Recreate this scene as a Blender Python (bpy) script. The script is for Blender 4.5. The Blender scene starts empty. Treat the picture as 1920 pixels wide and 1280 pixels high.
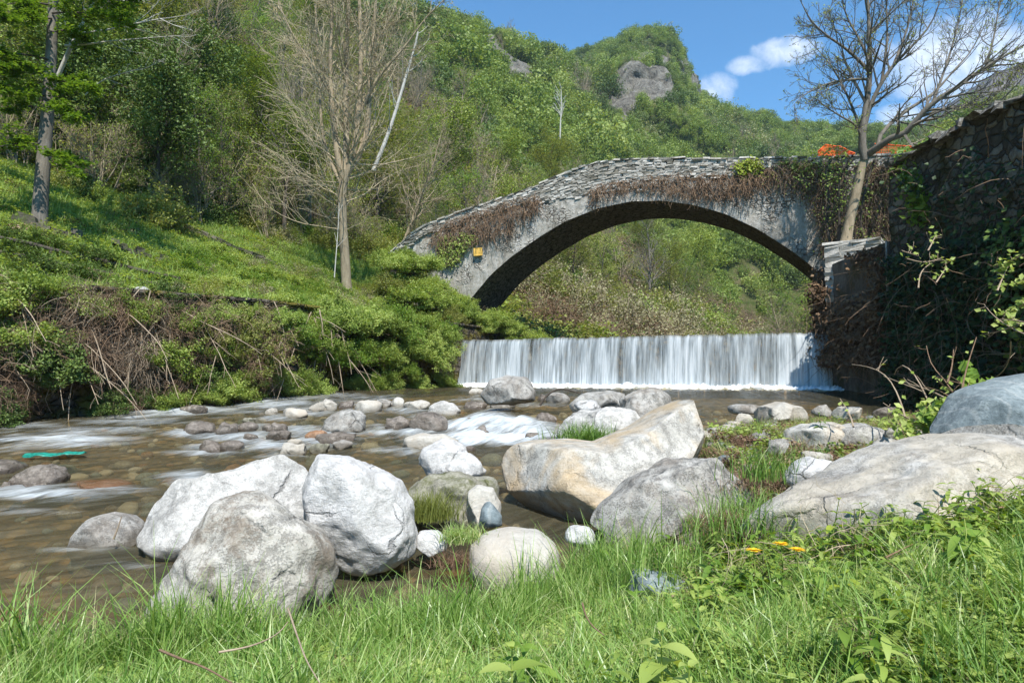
import bpy, math, random
import numpy as np
from mathutils import Vector, noise as mnoise
R = math.radians
rng = np.random.default_rng(7)
random.seed(7)
scene = bpy.context.scene
COL = scene.collection

# ------------------------------------------------------------------ camera, sky, sun, exposure
PITCH = math.atan(60/1280)
cam_d = bpy.data.cameras.new('camera'); cam = bpy.data.objects.new('camera', cam_d); COL.objects.link(cam)
cam_d.lens = 24; cam_d.sensor_width = 36; cam_d.clip_start = 0.05; cam_d.clip_end = 9000
cam.location = (0, 0, 0); cam.rotation_euler = (math.pi/2 + PITCH, 0, 0)
scene.camera = cam
SUN_EL, SUN_AZ = R(54), R(14)          # azimuth: to the right of straight behind the camera
sdir = Vector((math.sin(SUN_AZ)*math.cos(SUN_EL), -math.cos(SUN_AZ)*math.cos(SUN_EL), math.sin(SUN_EL)))
sun_d = bpy.data.lights.new('sun', 'SUN'); sun_d.energy = 5.0; sun_d.angle = R(0.53); sun_d.color = (1, .95, .87)
sun = bpy.data.objects.new('sun', sun_d); COL.objects.link(sun)
sun.rotation_euler = sdir.to_track_quat('Z', 'Y').to_euler()
vs = scene.view_settings
vs.view_transform = 'Standard'; vs.look = 'None'; vs.gamma = 1; vs.exposure = 0.58
scene.cycles.max_bounces = 6; scene.cycles.diffuse_bounces = 3; scene.cycles.glossy_bounces = 2
scene.cycles.transmission_bounces = 3; scene.cycles.transparent_max_bounces = 8
scene.cycles.caustics_reflective = False; scene.cycles.caustics_refractive = False

def raydir(px, py):
    r = (px-960)/1280; u = (640-py)/1280
    c, s = math.cos(PITCH), math.sin(PITCH)
    return np.array([r, c - s*u, s + c*u])
def at(px, py, D):                     # world point seen at a pixel, D metres in front
    d = raydir(px, py); return d*(D/d[1])
def to_px(P):
    P = np.atleast_2d(P); c, s = math.cos(PITCH), math.sin(PITCH)
    f = P[:,1]*c + P[:,2]*s; u = -P[:,1]*s + P[:,2]*c
    f = np.maximum(f, 1e-3)
    return 960+1280*P[:,0]/f, 640-1280*u/f

class N:                               # tiny node-tree helper
    def __init__(s, tree): s.t = tree; s.n = tree.nodes; s.l = tree.links
    def new(s, typ, **kw):
        nd = s.n.new(typ)
        for k, v in kw.items():
            if k.startswith('i_'):
                key = k[2:]; key = int(key) if key.isdigit() else key.replace('_', ' ')
                s.set(nd.inputs[key], v)
            else: setattr(nd, k, v)
        return nd
    def set(s, sock, v):
        if isinstance(v, bpy.types.NodeSocket): s.l.new(v, sock)
        elif isinstance(v, bpy.types.Node): s.l.new(v.outputs[0], sock)
        else:
            if isinstance(v, (tuple, list)) and len(v) == 3 and sock.type == 'RGBA': v = (*v, 1)
            sock.default_value = v
    def math(s, op, a, b=0.0, c=0.0, clamp=False):
        nd = s.n.new('ShaderNodeMath'); nd.operation = op; nd.use_clamp = clamp
        s.set(nd.inputs[0], a); s.set(nd.inputs[1], b); s.set(nd.inputs[2], c); return nd.outputs[0]
    def noise(s, vec, scale, detail=4, rough=.55, dist=0):
        nd = s.n.new('ShaderNodeTexNoise'); s.set(nd.inputs['Vector'], vec)
        nd.inputs['Scale'].default_value = scale; nd.inputs['Detail'].default_value = detail
        nd.inputs['Roughness'].default_value = rough; nd.inputs['Distortion'].default_value = dist
        return nd.outputs['Fac']
    def voro(s, vec, scale, feature='F1', out='Distance'):
        nd = s.n.new('ShaderNodeTexVoronoi'); nd.feature = feature; s.set(nd.inputs['Vector'], vec)
        nd.inputs['Scale'].default_value = scale; return nd.outputs[out]
    def ramp(s, fac, stops, interp='LINEAR'):
        nd = s.n.new('ShaderNodeValToRGB'); nd.color_ramp.interpolation = interp; e = nd.color_ramp.elements
        while len(e) < len(stops): e.new(.5)
        for k, (p, c) in enumerate(stops):
            e[k].position = p; c = (c, c, c) if isinstance(c, (int, float)) else c
            e[k].color = (*c[:3], 1)
        s.set(nd.inputs[0], fac); return nd.outputs[0]
    def mix(s, fac, a, b, blend='MIX'):
        nd = s.n.new('ShaderNodeMix'); nd.data_type = 'RGBA'; nd.blend_type = blend
        s.set(nd.inputs[0], fac); s.set(nd.inputs[6], a); s.set(nd.inputs[7], b); return nd.outputs[2]
    def mapr(s, v, a, b, c=0.0, d=1.0):
        nd = s.n.new('ShaderNodeMapRange'); nd.clamp = True
        for k, x in enumerate((v, a, b, c, d)): s.set(nd.inputs[k], x)
        return nd.outputs[0]
    def scalev(s, vec, sc):
        nd = s.n.new('ShaderNodeMapping'); s.set(nd.inputs[0], vec); nd.inputs['Scale'].default_value = sc; return nd.outputs[0]

# ---- world: physical sky with thin cumulus at infinity
w = bpy.data.worlds.new('World'); scene.world = w; w.use_nodes = True
g = N(w.node_tree); g.n.clear()
sky = g.new('ShaderNodeTexSky', sky_type='NISHITA', sun_disc=False)
sky.sun_elevation = SUN_EL; sky.sun_rotation = math.atan2(sdir.x, sdir.y)
sky.air_density = 1.0; sky.dust_density = 0.25; sky.ozone_density = 2.0; sky.altitude = 600
tc = g.new('ShaderNodeTexCoord'); sep = g.new('ShaderNodeSeparateXYZ', i_0=tc.outputs['Generated'])
hx = g.math('DIVIDE', sep.outputs[0], g.math('MAXIMUM', sep.outputs[1], .05))
hz = g.math('DIVIDE', sep.outputs[2], g.math('MAXIMUM', sep.outputs[1], .05))
cv = g.new('ShaderNodeCombineXYZ', i_0=hx, i_1=hz)
n1 = g.noise(cv.outputs[0], 11, 7, .6, .3); n2 = g.noise(cv.outputs[0], 34, 8, .68, .4)
nn = g.math('ADD', g.math('MULTIPLY', n1, .60), g.math('MULTIPLY', n2, .52))
def cloud_at(px, py, rx, ry, tilt=0.0, k=1.0):
    d = raydir(px, py); cx, cz = d[0]/d[1], d[2]/d[1]
    dx = g.math('SUBTRACT', hx, float(cx)); dz = g.math('SUBTRACT', hz, float(cz))
    dz = g.math('SUBTRACT', dz, g.math('MULTIPLY', dx, tilt))
    a = g.math('POWER', g.math('DIVIDE', dx, rx/1280), 2.0); b = g.math('POWER', g.math('DIVIDE', dz, ry/1280), 2.0)
    return g.math('MULTIPLY', g.math('SUBTRACT', 1.0, g.math('ADD', a, b)), k)
m = None
for c in [(1470,98,68,30,.12,.9),(1405,122,48,20,.1,.7),(1345,165,36,30,.2,.5),(1790,110,165,95,.1,1.0),(1690,220,52,30,.1,.9),(1900,95,90,60,0,1.0)]:
    v = cloud_at(*c); m = v if m is None else g.math('MAXIMUM', m, v)
m = g.math('MAXIMUM', m, -1.0)
dens = g.mapr(g.math('ADD', g.math('MULTIPLY', m, .42), nn), .52, 1.10, 0.0, .78)
cl = g.ramp(n2, [(.3, (6.6,7.2,8.0)), (.7, (8.6,8.7,8.8))])
tint = g.mix(1.0, sky.outputs[0], (.42,.93,1.16), 'MULTIPLY')
bg = g.new('ShaderNodeBackground', i_Color=g.mix(dens, tint, cl), i_Strength=.13)
out = g.new('ShaderNodeOutputWorld', i_Surface=bg.outputs[0])

# ------------------------------------------------------------------ materials
def material(name, fn):
    m = bpy.data.materials.new(name); m.use_nodes = True; g = N(m.node_tree); g.n.clear()
    g.obj = lambda: g.new('ShaderNodeTexCoord').outputs['Object']
    g.pos = lambda: g.new('ShaderNodeNewGeometry').outputs['Position']
    g.attr = lambda a: g.new('ShaderNodeAttribute', attribute_name=a).outputs['Fac']
    sh = fn(g); o = g.new('ShaderNodeOutputMaterial'); g.l.new(sh, o.inputs['Surface'])
    return m
def bsdf(g, col, rough=.85, spec=.3, bump=None, bs=.5, bd=.02):
    p = g.new('ShaderNodeBsdfPrincipled'); g.set(p.inputs['Base Color'], col); g.set(p.inputs['Roughness'], rough)
    g.set(p.inputs['Specular IOR Level'], spec)
    if bump is not None:
        b = g.new('ShaderNodeBump', i_Height=bump); b.inputs['Strength'].default_value = bs; b.inputs['Distance'].default_value = bd
        g.l.new(b.outputs[0], p.inputs['Normal'])
    return p.outputs[0]
def leafmat(name, cols, trans=.40, rough=.5, spec=.3, objvar=.35):
    def fn(g):
        a = g.attr('rnd'); oi = g.new('ShaderNodeObjectInfo').outputs['Random']
        f = g.math('ADD', g.math('MULTIPLY', a, 1-objvar), g.math('MULTIPLY', oi, objvar))
        c = g.ramp(f, [(i/(len(cols)-1)*.8+.1, x) for i, x in enumerate(cols)])
        p = bsdf(g, c, rough, spec)
        t = g.new('ShaderNodeBsdfTranslucent'); g.set(t.inputs[0], g.mix(1.0, c, (1.35,1.25,.5), 'MULTIPLY'))
        mx = g.new('ShaderNodeMixShader'); mx.inputs[0].default_value = trans
        g.l.new(p, mx.inputs[1]); g.l.new(t.outputs[0], mx.inputs[2]); return mx.outputs[0]
    return material(name, fn)
M = {}
M['leaf_fresh'] = leafmat('leaf_fresh', [(0.077,0.154,0.017), (0.165,0.286,0.039), (0.308,0.418,0.088)], .42)
M['leaf_bush']  = leafmat('leaf_bush',  [(0.126,0.201,0.033), (0.289,0.390,0.082), (0.478,0.561,0.176)])
M['leaf_olive'] = leafmat('leaf_olive', [(0.129,0.156,0.034), (0.258,0.294,0.073), (0.425,0.438,0.146)])
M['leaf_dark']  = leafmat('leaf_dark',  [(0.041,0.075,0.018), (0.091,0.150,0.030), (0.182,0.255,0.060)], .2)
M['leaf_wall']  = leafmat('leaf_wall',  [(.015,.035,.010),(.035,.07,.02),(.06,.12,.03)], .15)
M['leaf_wood']  = leafmat('leaf_wood',  [(0.102,0.155,0.024), (0.233,0.311,0.051), (0.437,0.499,0.122)], .3)
M['leaf_far']   = leafmat('leaf_far',   [(0.121,0.175,0.036), (0.216,0.300,0.059), (0.351,0.413,0.119)], .36, objvar=.6)
M['leaf_fardark'] = leafmat('leaf_fardark', [(0.075,0.117,0.031), (0.130,0.195,0.049), (0.205,0.260,0.086)], .32, objvar=.6)
M['leaf_farpale'] = leafmat('leaf_farpale', [(0.184,0.196,0.092), (0.287,0.299,0.138), (0.391,0.391,0.207)], .32, objvar=.6)
M['leaf_tan']   = leafmat('leaf_tan',   [(.16,.14,.08),(.28,.26,.14),(.38,.36,.20)], .2)
M['leaf_rust']  = leafmat('leaf_rust',  [(0.097,0.057,0.034), (0.205,0.132,0.078), (0.326,0.230,0.145)], .1, .8, .1)
M['leaf_yellow']= leafmat('leaf_yellow',[(.22,.30,.03),(.34,.42,.05),(.45,.50,.09)], .35)
M['grass']      = leafmat('grass', [(.06,.14,.025),(.15,.28,.05),(.27,.42,.105),(.42,.52,.20),(.54,.49,.30)], .36, .38, .5)
M['grass_slope']= leafmat('grass_slope', [(0.092,0.175,0.025), (0.197,0.312,0.056), (0.328,0.425,0.112), (0.472,0.450,0.225)], .35, .5, .25)
M['leaf_litter']= leafmat('leaf_litter',[(.10,.05,.03),(.22,.14,.09),(.36,.27,.18)], .1, .8, .2)

def bark(name, a, b, s=9):
    def fn(g):
        o = g.obj(); n = g.noise(g.scalev(o, (1,1,.25)), s, 6, .7); n2 = g.noise(o, s*5, 3)
        c = g.ramp(g.math('ADD', g.math('MULTIPLY', n, .7), g.math('MULTIPLY', n2, .3)), [(.3, a), (.68, b)])
        return bsdf(g, c, .9, .15, n, .6, .03)
    return material(name, fn)
M['bark_pale']  = bark('bark_pale', (.16,.125,.08), (.42,.345,.235))
M['bark_tan']   = bark('bark_tan', (.13,.10,.065), (.34,.29,.20))
M['bark_grey']  = bark('bark_grey', (.07,.062,.05), (.25,.225,.19))
M['bark_dark']  = bark('bark_dark', (.035,.028,.022), (.12,.10,.08))
M['bark_white'] = bark('bark_white', (.30,.28,.24), (.62,.60,.55))
M['twig_red']   = bark('twig_red', (.10,.06,.038), (.29,.20,.13))
M['twig_dry']   = bark('twig_dry', (.20,.15,.10), (.46,.37,.27))
M['twig_brown'] = bark('twig_brown', (.10,.068,.045), (.29,.205,.14))
M['twig_pale']  = bark('twig_pale', (.26,.205,.13), (.54,.455,.31))

def rockmat(name, dark, mid, light, speck=.5, warm=None, wet=0.0, scale=1.0, vein=0.0, moss=0.0, lichen=0.0, cracks=.8):
    def fn(g):
        o = g.obj(); oi = g.new('ShaderNodeObjectInfo').outputs['Random']
        sh = g.new('ShaderNodeVectorMath', operation='ADD', i_0=o, i_1=g.new('ShaderNodeCombineXYZ', i_0=g.math('MULTIPLY', oi, 37.0)).outputs[0]).outputs[0]
        n = g.noise(sh, 3.2*scale, 8, .62, .4); f = g.noise(sh, 26*scale, 6, .7); s2 = g.noise(sh, 70*scale, 4, .75)
        c = g.ramp(g.math('ADD', g.math('MULTIPLY', n, .55), g.math('MULTIPLY', f, .45)), [(.36, dark), (.5, mid), (.66, light)])
        pits = g.mapr(g.math('ADD', g.math('MULTIPLY', s2, .6), g.math('MULTIPLY', g.noise(sh, 9*scale, 4), .5)), .545, .63, 0.0, speck)
        c = g.mix(pits, c, tuple(x*.28 for x in mid))
        if lichen:
            v = g.voro(sh, 17*scale); patch = g.mapr(g.noise(sh, 2.1, 3), .48, .62)
            l = g.math('MULTIPLY', g.math('MULTIPLY', g.mapr(v, .36, .24), patch), lichen)
            c = g.mix(g.math('MULTIPLY', l, g.mapr(f, .42, .60)), c, (.15,.13,.105))
            br = g.math('MULTIPLY', g.mapr(g.math('ADD', g.noise(sh, 2.3, 5, .65), g.math('MULTIPLY', f, .6)), .78, .92), lichen*.85)
            c = g.mix(br, c, (.20,.16,.12))
        wq = g.new('ShaderNodeVectorMath', operation='ADD', i_0=sh, i_1=g.new('ShaderNodeVectorMath', operation='SCALE', i_0=g.new('ShaderNodeTexNoise', i_Vector=sh, i_Scale=2.0, i_Detail=7.0, i_Roughness=.62).outputs['Color'], i_Scale=.35).outputs[0]).outputs[0]
        ck = g.voro(g.scalev(wq, (1,1,.55)), 1.15*scale, 'DISTANCE_TO_EDGE'); ckm = g.math('MULTIPLY', g.math('MULTIPLY', g.mapr(ck, .016, .002), g.mapr(g.noise(sh, 2.6, 4), .48, .62)), cracks); c = g.mix(g.math('MULTIPLY', ckm, .7), c, tuple(x*.25 for x in mid))
        strat = g.noise(g.scalev(sh, (1.2,1.2,9)), 2.2, 6, .7, .5); c = g.mix(g.mapr(strat, .54, .74, 0, .26), c, dark)
        if warm: c = g.mix(g.mapr(g.noise(sh, 1.3, 5, .6, .6), .44, .63, 0, .72), c, warm)
        if vein:
            wv = g.new('ShaderNodeTexWave', wave_type='BANDS', i_Vector=sh, i_Scale=1.6, i_Distortion=6.0, i_Detail=3.0)
            c = g.mix(g.mapr(wv.outputs['Fac'], .90, 1.0, 0, vein), c, (.75,.74,.70))
        if moss: c = g.mix(g.mapr(g.noise(sh, 3.5, 5, .7), .50, .64, 0, moss), c, (.09,.10,.025))
        z = g.new('ShaderNodeSeparateXYZ', i_0=g.new('ShaderNodeVectorTransform', vector_type='POINT', convert_from='OBJECT', convert_to='WORLD', i_0=o).outputs[0])
        wl = g.attr('wl')             # 1 near the water line: a real damp, algae-darkened rim
        c = g.mix(g.math('MULTIPLY', wl, .72), c, tuple(x*y for x, y in zip(mid, (.30,.25,.18))))
        h = g.math('ADD', g.math('ADD', g.math('MULTIPLY', n, 1.2), g.math('MULTIPLY', f, .55)), g.math('MULTIPLY', s2, .22))
        h = g.math('SUBTRACT', g.math('ADD', h, g.math('MULTIPLY', strat, .35)), g.math('ADD', g.math('MULTIPLY', pits, .25), ckm))
        r = g.math('SUBTRACT', .9-.62*wet, g.math('MULTIPLY', wl, .5), 0, True)
        return bsdf(g, c, r, .3+.3*wet, h, .9, .028)
    return material(name, fn)
M['rock_white'] = rockmat('rock_white', (.30,.29,.27), (.50,.49,.46), (.68,.67,.64), .45)
M['rock_chalk'] = rockmat('rock_chalk', (.36,.355,.34), (.55,.545,.53), (.73,.725,.715), .3, scale=1.6)
M['rock_lichen']= rockmat('rock_lichen', (.28,.265,.23), (.47,.45,.40), (.62,.605,.565), .6, lichen=.9)
M['rock_grey']  = rockmat('rock_grey', (.20,.19,.175), (.38,.37,.34), (.54,.53,.50), .7, lichen=.5)
M['rock_tan']   = rockmat('rock_tan', (.30,.28,.24), (.44,.42,.37), (.56,.54,.49), .3, warm=(.40,.35,.28))
M['rock_slab']  = rockmat('rock_slab', (.30,.29,.26), (.46,.45,.41), (.60,.585,.545), .55, warm=(.50,.37,.21), scale=.9)
M['rock_smooth']= rockmat('rock_smooth', (.36,.34,.30), (.46,.44,.39), (.56,.54,.49), .12, warm=(.44,.38,.30), cracks=0)
M['rock_blue']  = rockmat('rock_blue', (.10,.13,.14), (.19,.235,.25), (.33,.38,.39), .25, vein=.12, scale=.8)
M['rock_wet']   = rockmat('rock_wet', (.085,.07,.055), (.19,.16,.13), (.36,.325,.285), .5, wet=.8)
M['rock_rust']  = rockmat('rock_rust', (.14,.07,.035), (.30,.16,.08), (.46,.32,.22), .3, wet=.6)
M['rock_moss']  = rockmat('rock_moss', (.12,.12,.08), (.27,.26,.20), (.42,.40,.34), .5, moss=.9)

# ------------------------------------------------------------------ mesh helpers
def mesh_obj(name, V, Q, mat=None, parent=None, rnd=None, smooth=False, attrs=None, loc=None, mats=None, mi=None, link=True):
    V = np.asarray(V, np.float32); Q = np.asarray(Q, np.int32); k = Q.shape[1]
    if loc is not None: V = V - np.asarray(loc, np.float32)
    me = bpy.data.meshes.new(name); me.vertices.add(len(V)); me.vertices.foreach_set('co', V.ravel())
    me.loops.add(len(Q)*k); me.loops.foreach_set('vertex_index', Q.ravel())
    me.polygons.add(len(Q)); me.polygons.foreach_set('loop_start', np.arange(0, len(Q)*k, k, dtype=np.int32))
    me.polygons.foreach_set('loop_total', np.full(len(Q), k, np.int32))
    for mm in (mats or ([mat] if mat else [])): me.materials.append(mm)
    if mi is not None: me.polygons.foreach_set('material_index', np.asarray(mi, np.int32))
    me.update(calc_edges=True)
    if rnd is not None:
        a = me.attributes.new('rnd', 'FLOAT', 'FACE'); a.data.foreach_set('value', np.asarray(rnd, np.float32))
    for key, val in (attrs or {}).items():
        a = me.attributes.new(key, 'FLOAT', 'POINT'); a.data.foreach_set('value', np.asarray(val, np.float32))
    me.polygons.foreach_set('use_smooth', np.full(len(Q), bool(smooth)))
    o = bpy.data.objects.new(name, me)
    if link: COL.objects.link(o)
    if parent is not None: o.parent = parent
    elif loc is not None: o.location = [float(x) for x in loc]
    return o
def tag(o, label=None, cat=None, group=None, kind=None):
    if label: o['label'] = label
    if cat: o['category'] = cat
    if group: o['group'] = group
    if kind: o['kind'] = kind
    return o
def empty(name, loc, label=None, cat=None, group=None, rz=0, scale=1):
    o = bpy.data.objects.new(name, None); COL.objects.link(o); o.empty_display_size = .2
    o.location = [float(x) for x in loc]; o.rotation_euler = (0, 0, rz); o.scale = (scale,)*3 if isinstance(scale, (int, float)) else scale
    return tag(o, label, cat, group)
def place(proto, loc, rz=0, scale=1, label=None, group=None, tilt=(0,0)):
    """copy a prototype thing (empty + its children); the prototypes themselves are never linked"""
    r = bpy.data.objects.new(proto['name'], None); COL.objects.link(r)
    r.location = [float(x) for x in loc]; r.rotation_euler = (tilt[0], tilt[1], rz)
    r.scale = (scale,)*3 if isinstance(scale, (int, float)) else scale
    tag(r, label or proto['label'], proto['cat'], group or proto.get('group'))
    for ch in proto['parts']:
        c = ch.copy(); COL.objects.link(c); c.parent = r
    return r
class Acc:
    def __init__(s): s.V = []; s.Q = []; s.r = []; s.n = 0
    def add(s, V, Q, r=None):
        V = np.asarray(V, float); Q = np.asarray(Q, int)
        if len(Q) == 0: return
        s.V.append(V); s.Q.append(Q+s.n); s.n += len(V)
        s.r.append(rng.random(len(Q)) if r is None else np.broadcast_to(r, (len(Q),)))
    def build(s, name, mat, parent=None, smooth=False, loc=None, link=True):
        return mesh_obj(name, np.concatenate(s.V), np.concatenate(s.Q), mat, parent, np.concatenate(s.r), smooth, loc=loc, link=link)
def unit(v): return v/np.maximum(np.linalg.norm(v, axis=-1, keepdims=True), 1e-9)
def tubes(P, Rd, S=4):
    """P (N,K,3) polylines, Rd (N,K) radii"""
    Nn, K, _ = P.shape
    T = np.gradient(P, axis=1); T = unit(T)
    ref = np.where(np.abs(T[:,:1,2:3]) > .9, np.array([1.,0,0]), np.array([0,0,1.]))
    ref = np.broadcast_to(ref, T.shape)
    A = unit(np.cross(T, ref)); B = np.cross(T, A)
    an = np.arange(S)/S*2*np.pi
    V = P[:,:,None,:] + Rd[:,:,None,None]*(A[:,:,None,:]*np.cos(an)[None,None,:,None] + B[:,:,None,:]*np.sin(an)[None,None,:,None])
    idx = np.arange(Nn*K*S).reshape(Nn, K, S)
    a = idx[:,:-1,:]; b = np.roll(idx, -1, 2)[:,:-1,:]; c = np.roll(idx, -1, 2)[:,1:,:]; d = idx[:,1:,:]
    return V.reshape(-1,3), np.stack([a,b,c,d], -1).reshape(-1,4)
def grow(start, d, length, K, wander=.15, trop=(0,0,0)):
    Nn = len(start); P = np.empty((Nn,K,3)); P[:,0] = start; d = unit(d); step = length/(K-1)
    for k in range(1, K):
        d = unit(d + wander*rng.normal(size=(Nn,3)) + np.asarray(trop)/(K-1))
        P[:,k] = P[:,k-1] + d*step[:,None]
    return P
def kids(P, Rd, n, t0=.25, t1=1.0, ang=(35,65), lf=(.4,.7), K=5, wander=.15, trop=(0,0,0), rr=.6, rtip=.25, plen=None, shrink=.5, flat=0):
    Nn, Kp, _ = P.shape
    i = np.repeat(np.arange(Nn), n); t = rng.uniform(t0, t1, len(i))
    f = t*(Kp-1); k = np.minimum(f.astype(int), Kp-2); fr = (f-k)[:,None]
    s = P[i,k]*(1-fr)+P[i,k+1]*fr; pd = unit(P[i,k+1]-P[i,k]); r = (Rd[i,k]*(1-fr[:,0])+Rd[i,k+1]*fr[:,0])*rr
    L = np.linalg.norm(np.diff(P, axis=1), axis=2).sum(1)[i] if plen is None else plen[i]
    L = L*rng.uniform(*lf, len(i))*(1-shrink*t)
    perp = rng.normal(size=(len(i),3)); 
    if flat: perp[:,2] *= (1-flat)
    perp = unit(perp - (perp*pd).sum(1, keepdims=True)*pd)
    a = np.radians(rng.uniform(*ang, len(i)))[:,None]
    C = grow(s, np.cos(a)*pd + np.sin(a)*perp, L, K, wander, trop)
    CR = r[:,None]*np.linspace(1, rtip, K)[None]
    return C, CR
def leaves(C, size, n_bias=None, aspect=.55, jit=.35):
    Nn = len(C); nrm = rng.normal(size=(Nn,3))
    if n_bias is not None: nrm = unit(nrm)*.8 + np.asarray(n_bias)
    nrm = unit(nrm); t = unit(np.cross(nrm, rng.normal(size=(Nn,3)))); b = np.cross(nrm, t)
    s = (size*rng.uniform(1-jit, 1+jit, Nn))[:,None] if np.isscalar(size) else np.asarray(size)[:,None]
    V = np.stack([C-t*s*.5, C-t*s*.08+b*s*aspect*.5+nrm*s*.06, C+t*s*.55, C-t*s*.08-b*s*aspect*.5+nrm*s*.06], 1)
    return V.reshape(-1,3), np.arange(Nn*4).reshape(Nn,4)
def blades(base, h, w, lean=.35, K=4, bias=(0,0,0)):
    Nn = len(base); a = rng.uniform(0, 2*np.pi, Nn); dr = np.stack([np.cos(a), np.sin(a), np.zeros(Nn)], 1)
    side = np.stack([-np.sin(a), np.cos(a), np.zeros(Nn)], 1)
    # turn the width partly at random so no blade is always edge-on
    b = a + rng.uniform(-1.2, 1.2, Nn); side = np.stack([-np.sin(b), np.cos(b), np.zeros(Nn)], 1)
    ln = np.abs(rng.normal(lean, lean*.6, Nn))
    V = []
    for k in range(K):
        t = k/(K-1); c = base + np.array([0,0,1])*(h*(t - .25*ln*t*t))[:,None] + dr*(h*ln*t**2)[:,None] + np.asarray(bias)*(h*t*t)[:,None]
        ww = (w*(1-t**1.5)*.5 + .0004)[:,None]
        V.append(np.stack([c-side*ww, c+side*ww], 1))
    V = np.stack(V, 1).reshape(-1,3); base_i = (np.arange(Nn)*K*2)[:,None]
    q = np.array([[2*k, 2*k+1, 2*k+3, 2*k+2] for k in range(K-1)])
    Q = (base_i[:,:,None] + q[None]).reshape(-1,4)
    r = np.repeat(np.clip(rng.beta(2,2.4,Nn), 0, 1), K-1)
    return V, Q, r

_perm = rng.permutation(256); _perm = np.concatenate([_perm, _perm, _perm])
_g3 = unit(rng.normal(size=(256,3)))
def perlin(P):
    P = np.asarray(P, float); i = np.floor(P).astype(int); f = P-i; u = f*f*f*(f*(f*6-15)+10); i &= 255
    def gr(dx, dy, dz):
        h = _perm[_perm[_perm[(i[:,0]+dx) & 255]+((i[:,1]+dy) & 255)]+((i[:,2]+dz) & 255)]
        return (_g3[h]*(f-np.array([dx,dy,dz]))).sum(1)
    def L(a, b, t): return a+(b-a)*t
    x = [[L(gr(0,y,z), gr(1,y,z), u[:,0]) for z in (0,1)] for y in (0,1)]
    return L(L(x[0][0], x[1][0], u[:,1]), L(x[0][1], x[1][1], u[:,1]), u[:,2])
def fbm(P, o=4, lac=2.1, gain=.5):
    s = 0; a = 1
    for k in range(o): s = s + a*perlin(P*(lac**k)+k*13.7); a *= gain
    return s
def fbm2(x, y, sc, o=4, seed=0): return fbm(np.stack([x*sc, y*sc, np.full_like(x, seed*7.3)], 1), o)
def gridq(nu, nv):
    idx = np.arange(nu*nv).reshape(nu, nv)
    return np.stack([idx[:-1,:-1], idx[1:,:-1], idx[1:,1:], idx[:-1,1:]], -1).reshape(-1,4)
def smoothstep(x, a, b): t = np.clip((x-a)/(b-a), 0, 1); return t*t*(3-2*t)

# stuff scattered with geometry nodes over points
def scatter(name, P, rot, scl, idx, protos, label=None, cat=None):
    c = bpy.data.collections.new(name+'_kinds')
    for k, p in enumerate(protos): p.name = '%s_kind_%02d' % (name, k); c.objects.link(p)
    me = bpy.data.meshes.new(name); P = np.asarray(P, np.float32); me.vertices.add(len(P)); me.vertices.foreach_set('co', P.ravel())
    for nm, typ, dat, key in (('rot','FLOAT_VECTOR',rot,'vector'),('scl','FLOAT_VECTOR',scl,'vector'),('pick','INT',idx,'value')):
        a = me.attributes.new(nm, typ, 'POINT'); a.data.foreach_set(key, np.asarray(dat, np.int32 if typ == 'INT' else np.float32).ravel())
    for p in protos:
        for mm in p.data.materials:
            if mm.name not in me.materials: me.materials.append(mm)
    o = bpy.data.objects.new(name, me); COL.objects.link(o); tag(o, label, cat, kind='stuff')
    ng = bpy.data.node_groups.new(name, 'GeometryNodeTree')
    ng.interface.new_socket('Geometry', in_out='INPUT', socket_type='NodeSocketGeometry')
    ng.interface.new_socket('Geometry', in_out='OUTPUT', socket_type='NodeSocketGeometry')
    gi = ng.nodes.new('NodeGroupInput'); go = ng.nodes.new('NodeGroupOutput'); ins = ng.nodes.new('GeometryNodeInstanceOnPoints')
    ci = ng.nodes.new('GeometryNodeCollectionInfo'); ci.inputs['Collection'].default_value = c
    ci.inputs['Separate Children'].default_value = True; ci.inputs['Reset Children'].default_value = True
    ins.inputs['Pick Instance'].default_value = True
    def na(nm, dt):
        a = ng.nodes.new('GeometryNodeInputNamedAttribute'); a.data_type = dt; a.inputs[0].default_value = nm; return a.outputs[0]
    L = ng.links.new
    L(gi.outputs[0], ins.inputs['Points']); L(ci.outputs[0], ins.inputs['Instance'])
    L(na('pick','INT'), ins.inputs['Instance Index']); L(na('rot','FLOAT_VECTOR'), ins.inputs['Rotation']); L(na('scl','FLOAT_VECTOR'), ins.inputs['Scale'])
    L(ins.outputs[0], go.inputs[0])
    md = o.modifiers.new('scatter', 'NODES'); md.node_group = ng
    return o
# ------------------------------------------------------------------ the lie of the land
_wy = np.array([-10, 0, 3, 4.7, 6, 7, 9, 12, 14, 16, 18, 20, 40.]); _wz = np.array([-2.0,-1.9,-1.84,-1.78,-1.72,-1.63,-1.45,-1.2,-1.0,-.84,-.66,-.52,-.5])
def zw(Y): return np.interp(Y, _wy, _wz)
def D_at(y):                                   # distance at which the water surface is seen at row y
    Ys = np.linspace(3, 27, 2000); rows = to_px(np.stack([0*Ys, Ys, zw(Ys)], 1))[1]
    return float(np.interp(-y, -rows, Ys))
_ly = np.array([-5, 2, 6, 9, 12, 14, 18, 27, 32, 60, 130, 300.]); _lx = np.array([-42,-32,-23,-17.5,-13,-10.5,-6.6,-1.9, 1.0, 20, 66, 150.])
def XL(Y): return np.interp(Y, _ly, _lx)
_ry = np.array([-5, 0, 2.7, 3.55, 4.2, 4.85, 5.5, 6.5, 9, 10.5, 11.6, 13, 14.5, 16, 21, 60]); _rx = np.array([-30,-14,-6.2,-3.3,-1.7,-.6,.3,1.0,1.7,2.8,4.4,6.8,9.0,9.9,10.6, 34.])
def XR(Y): return np.interp(Y, _ry, _rx)
def crest_line(t): return np.array([-2.3, 27.2])*(1-t) + np.array([10.4, 21.5])*t
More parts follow.
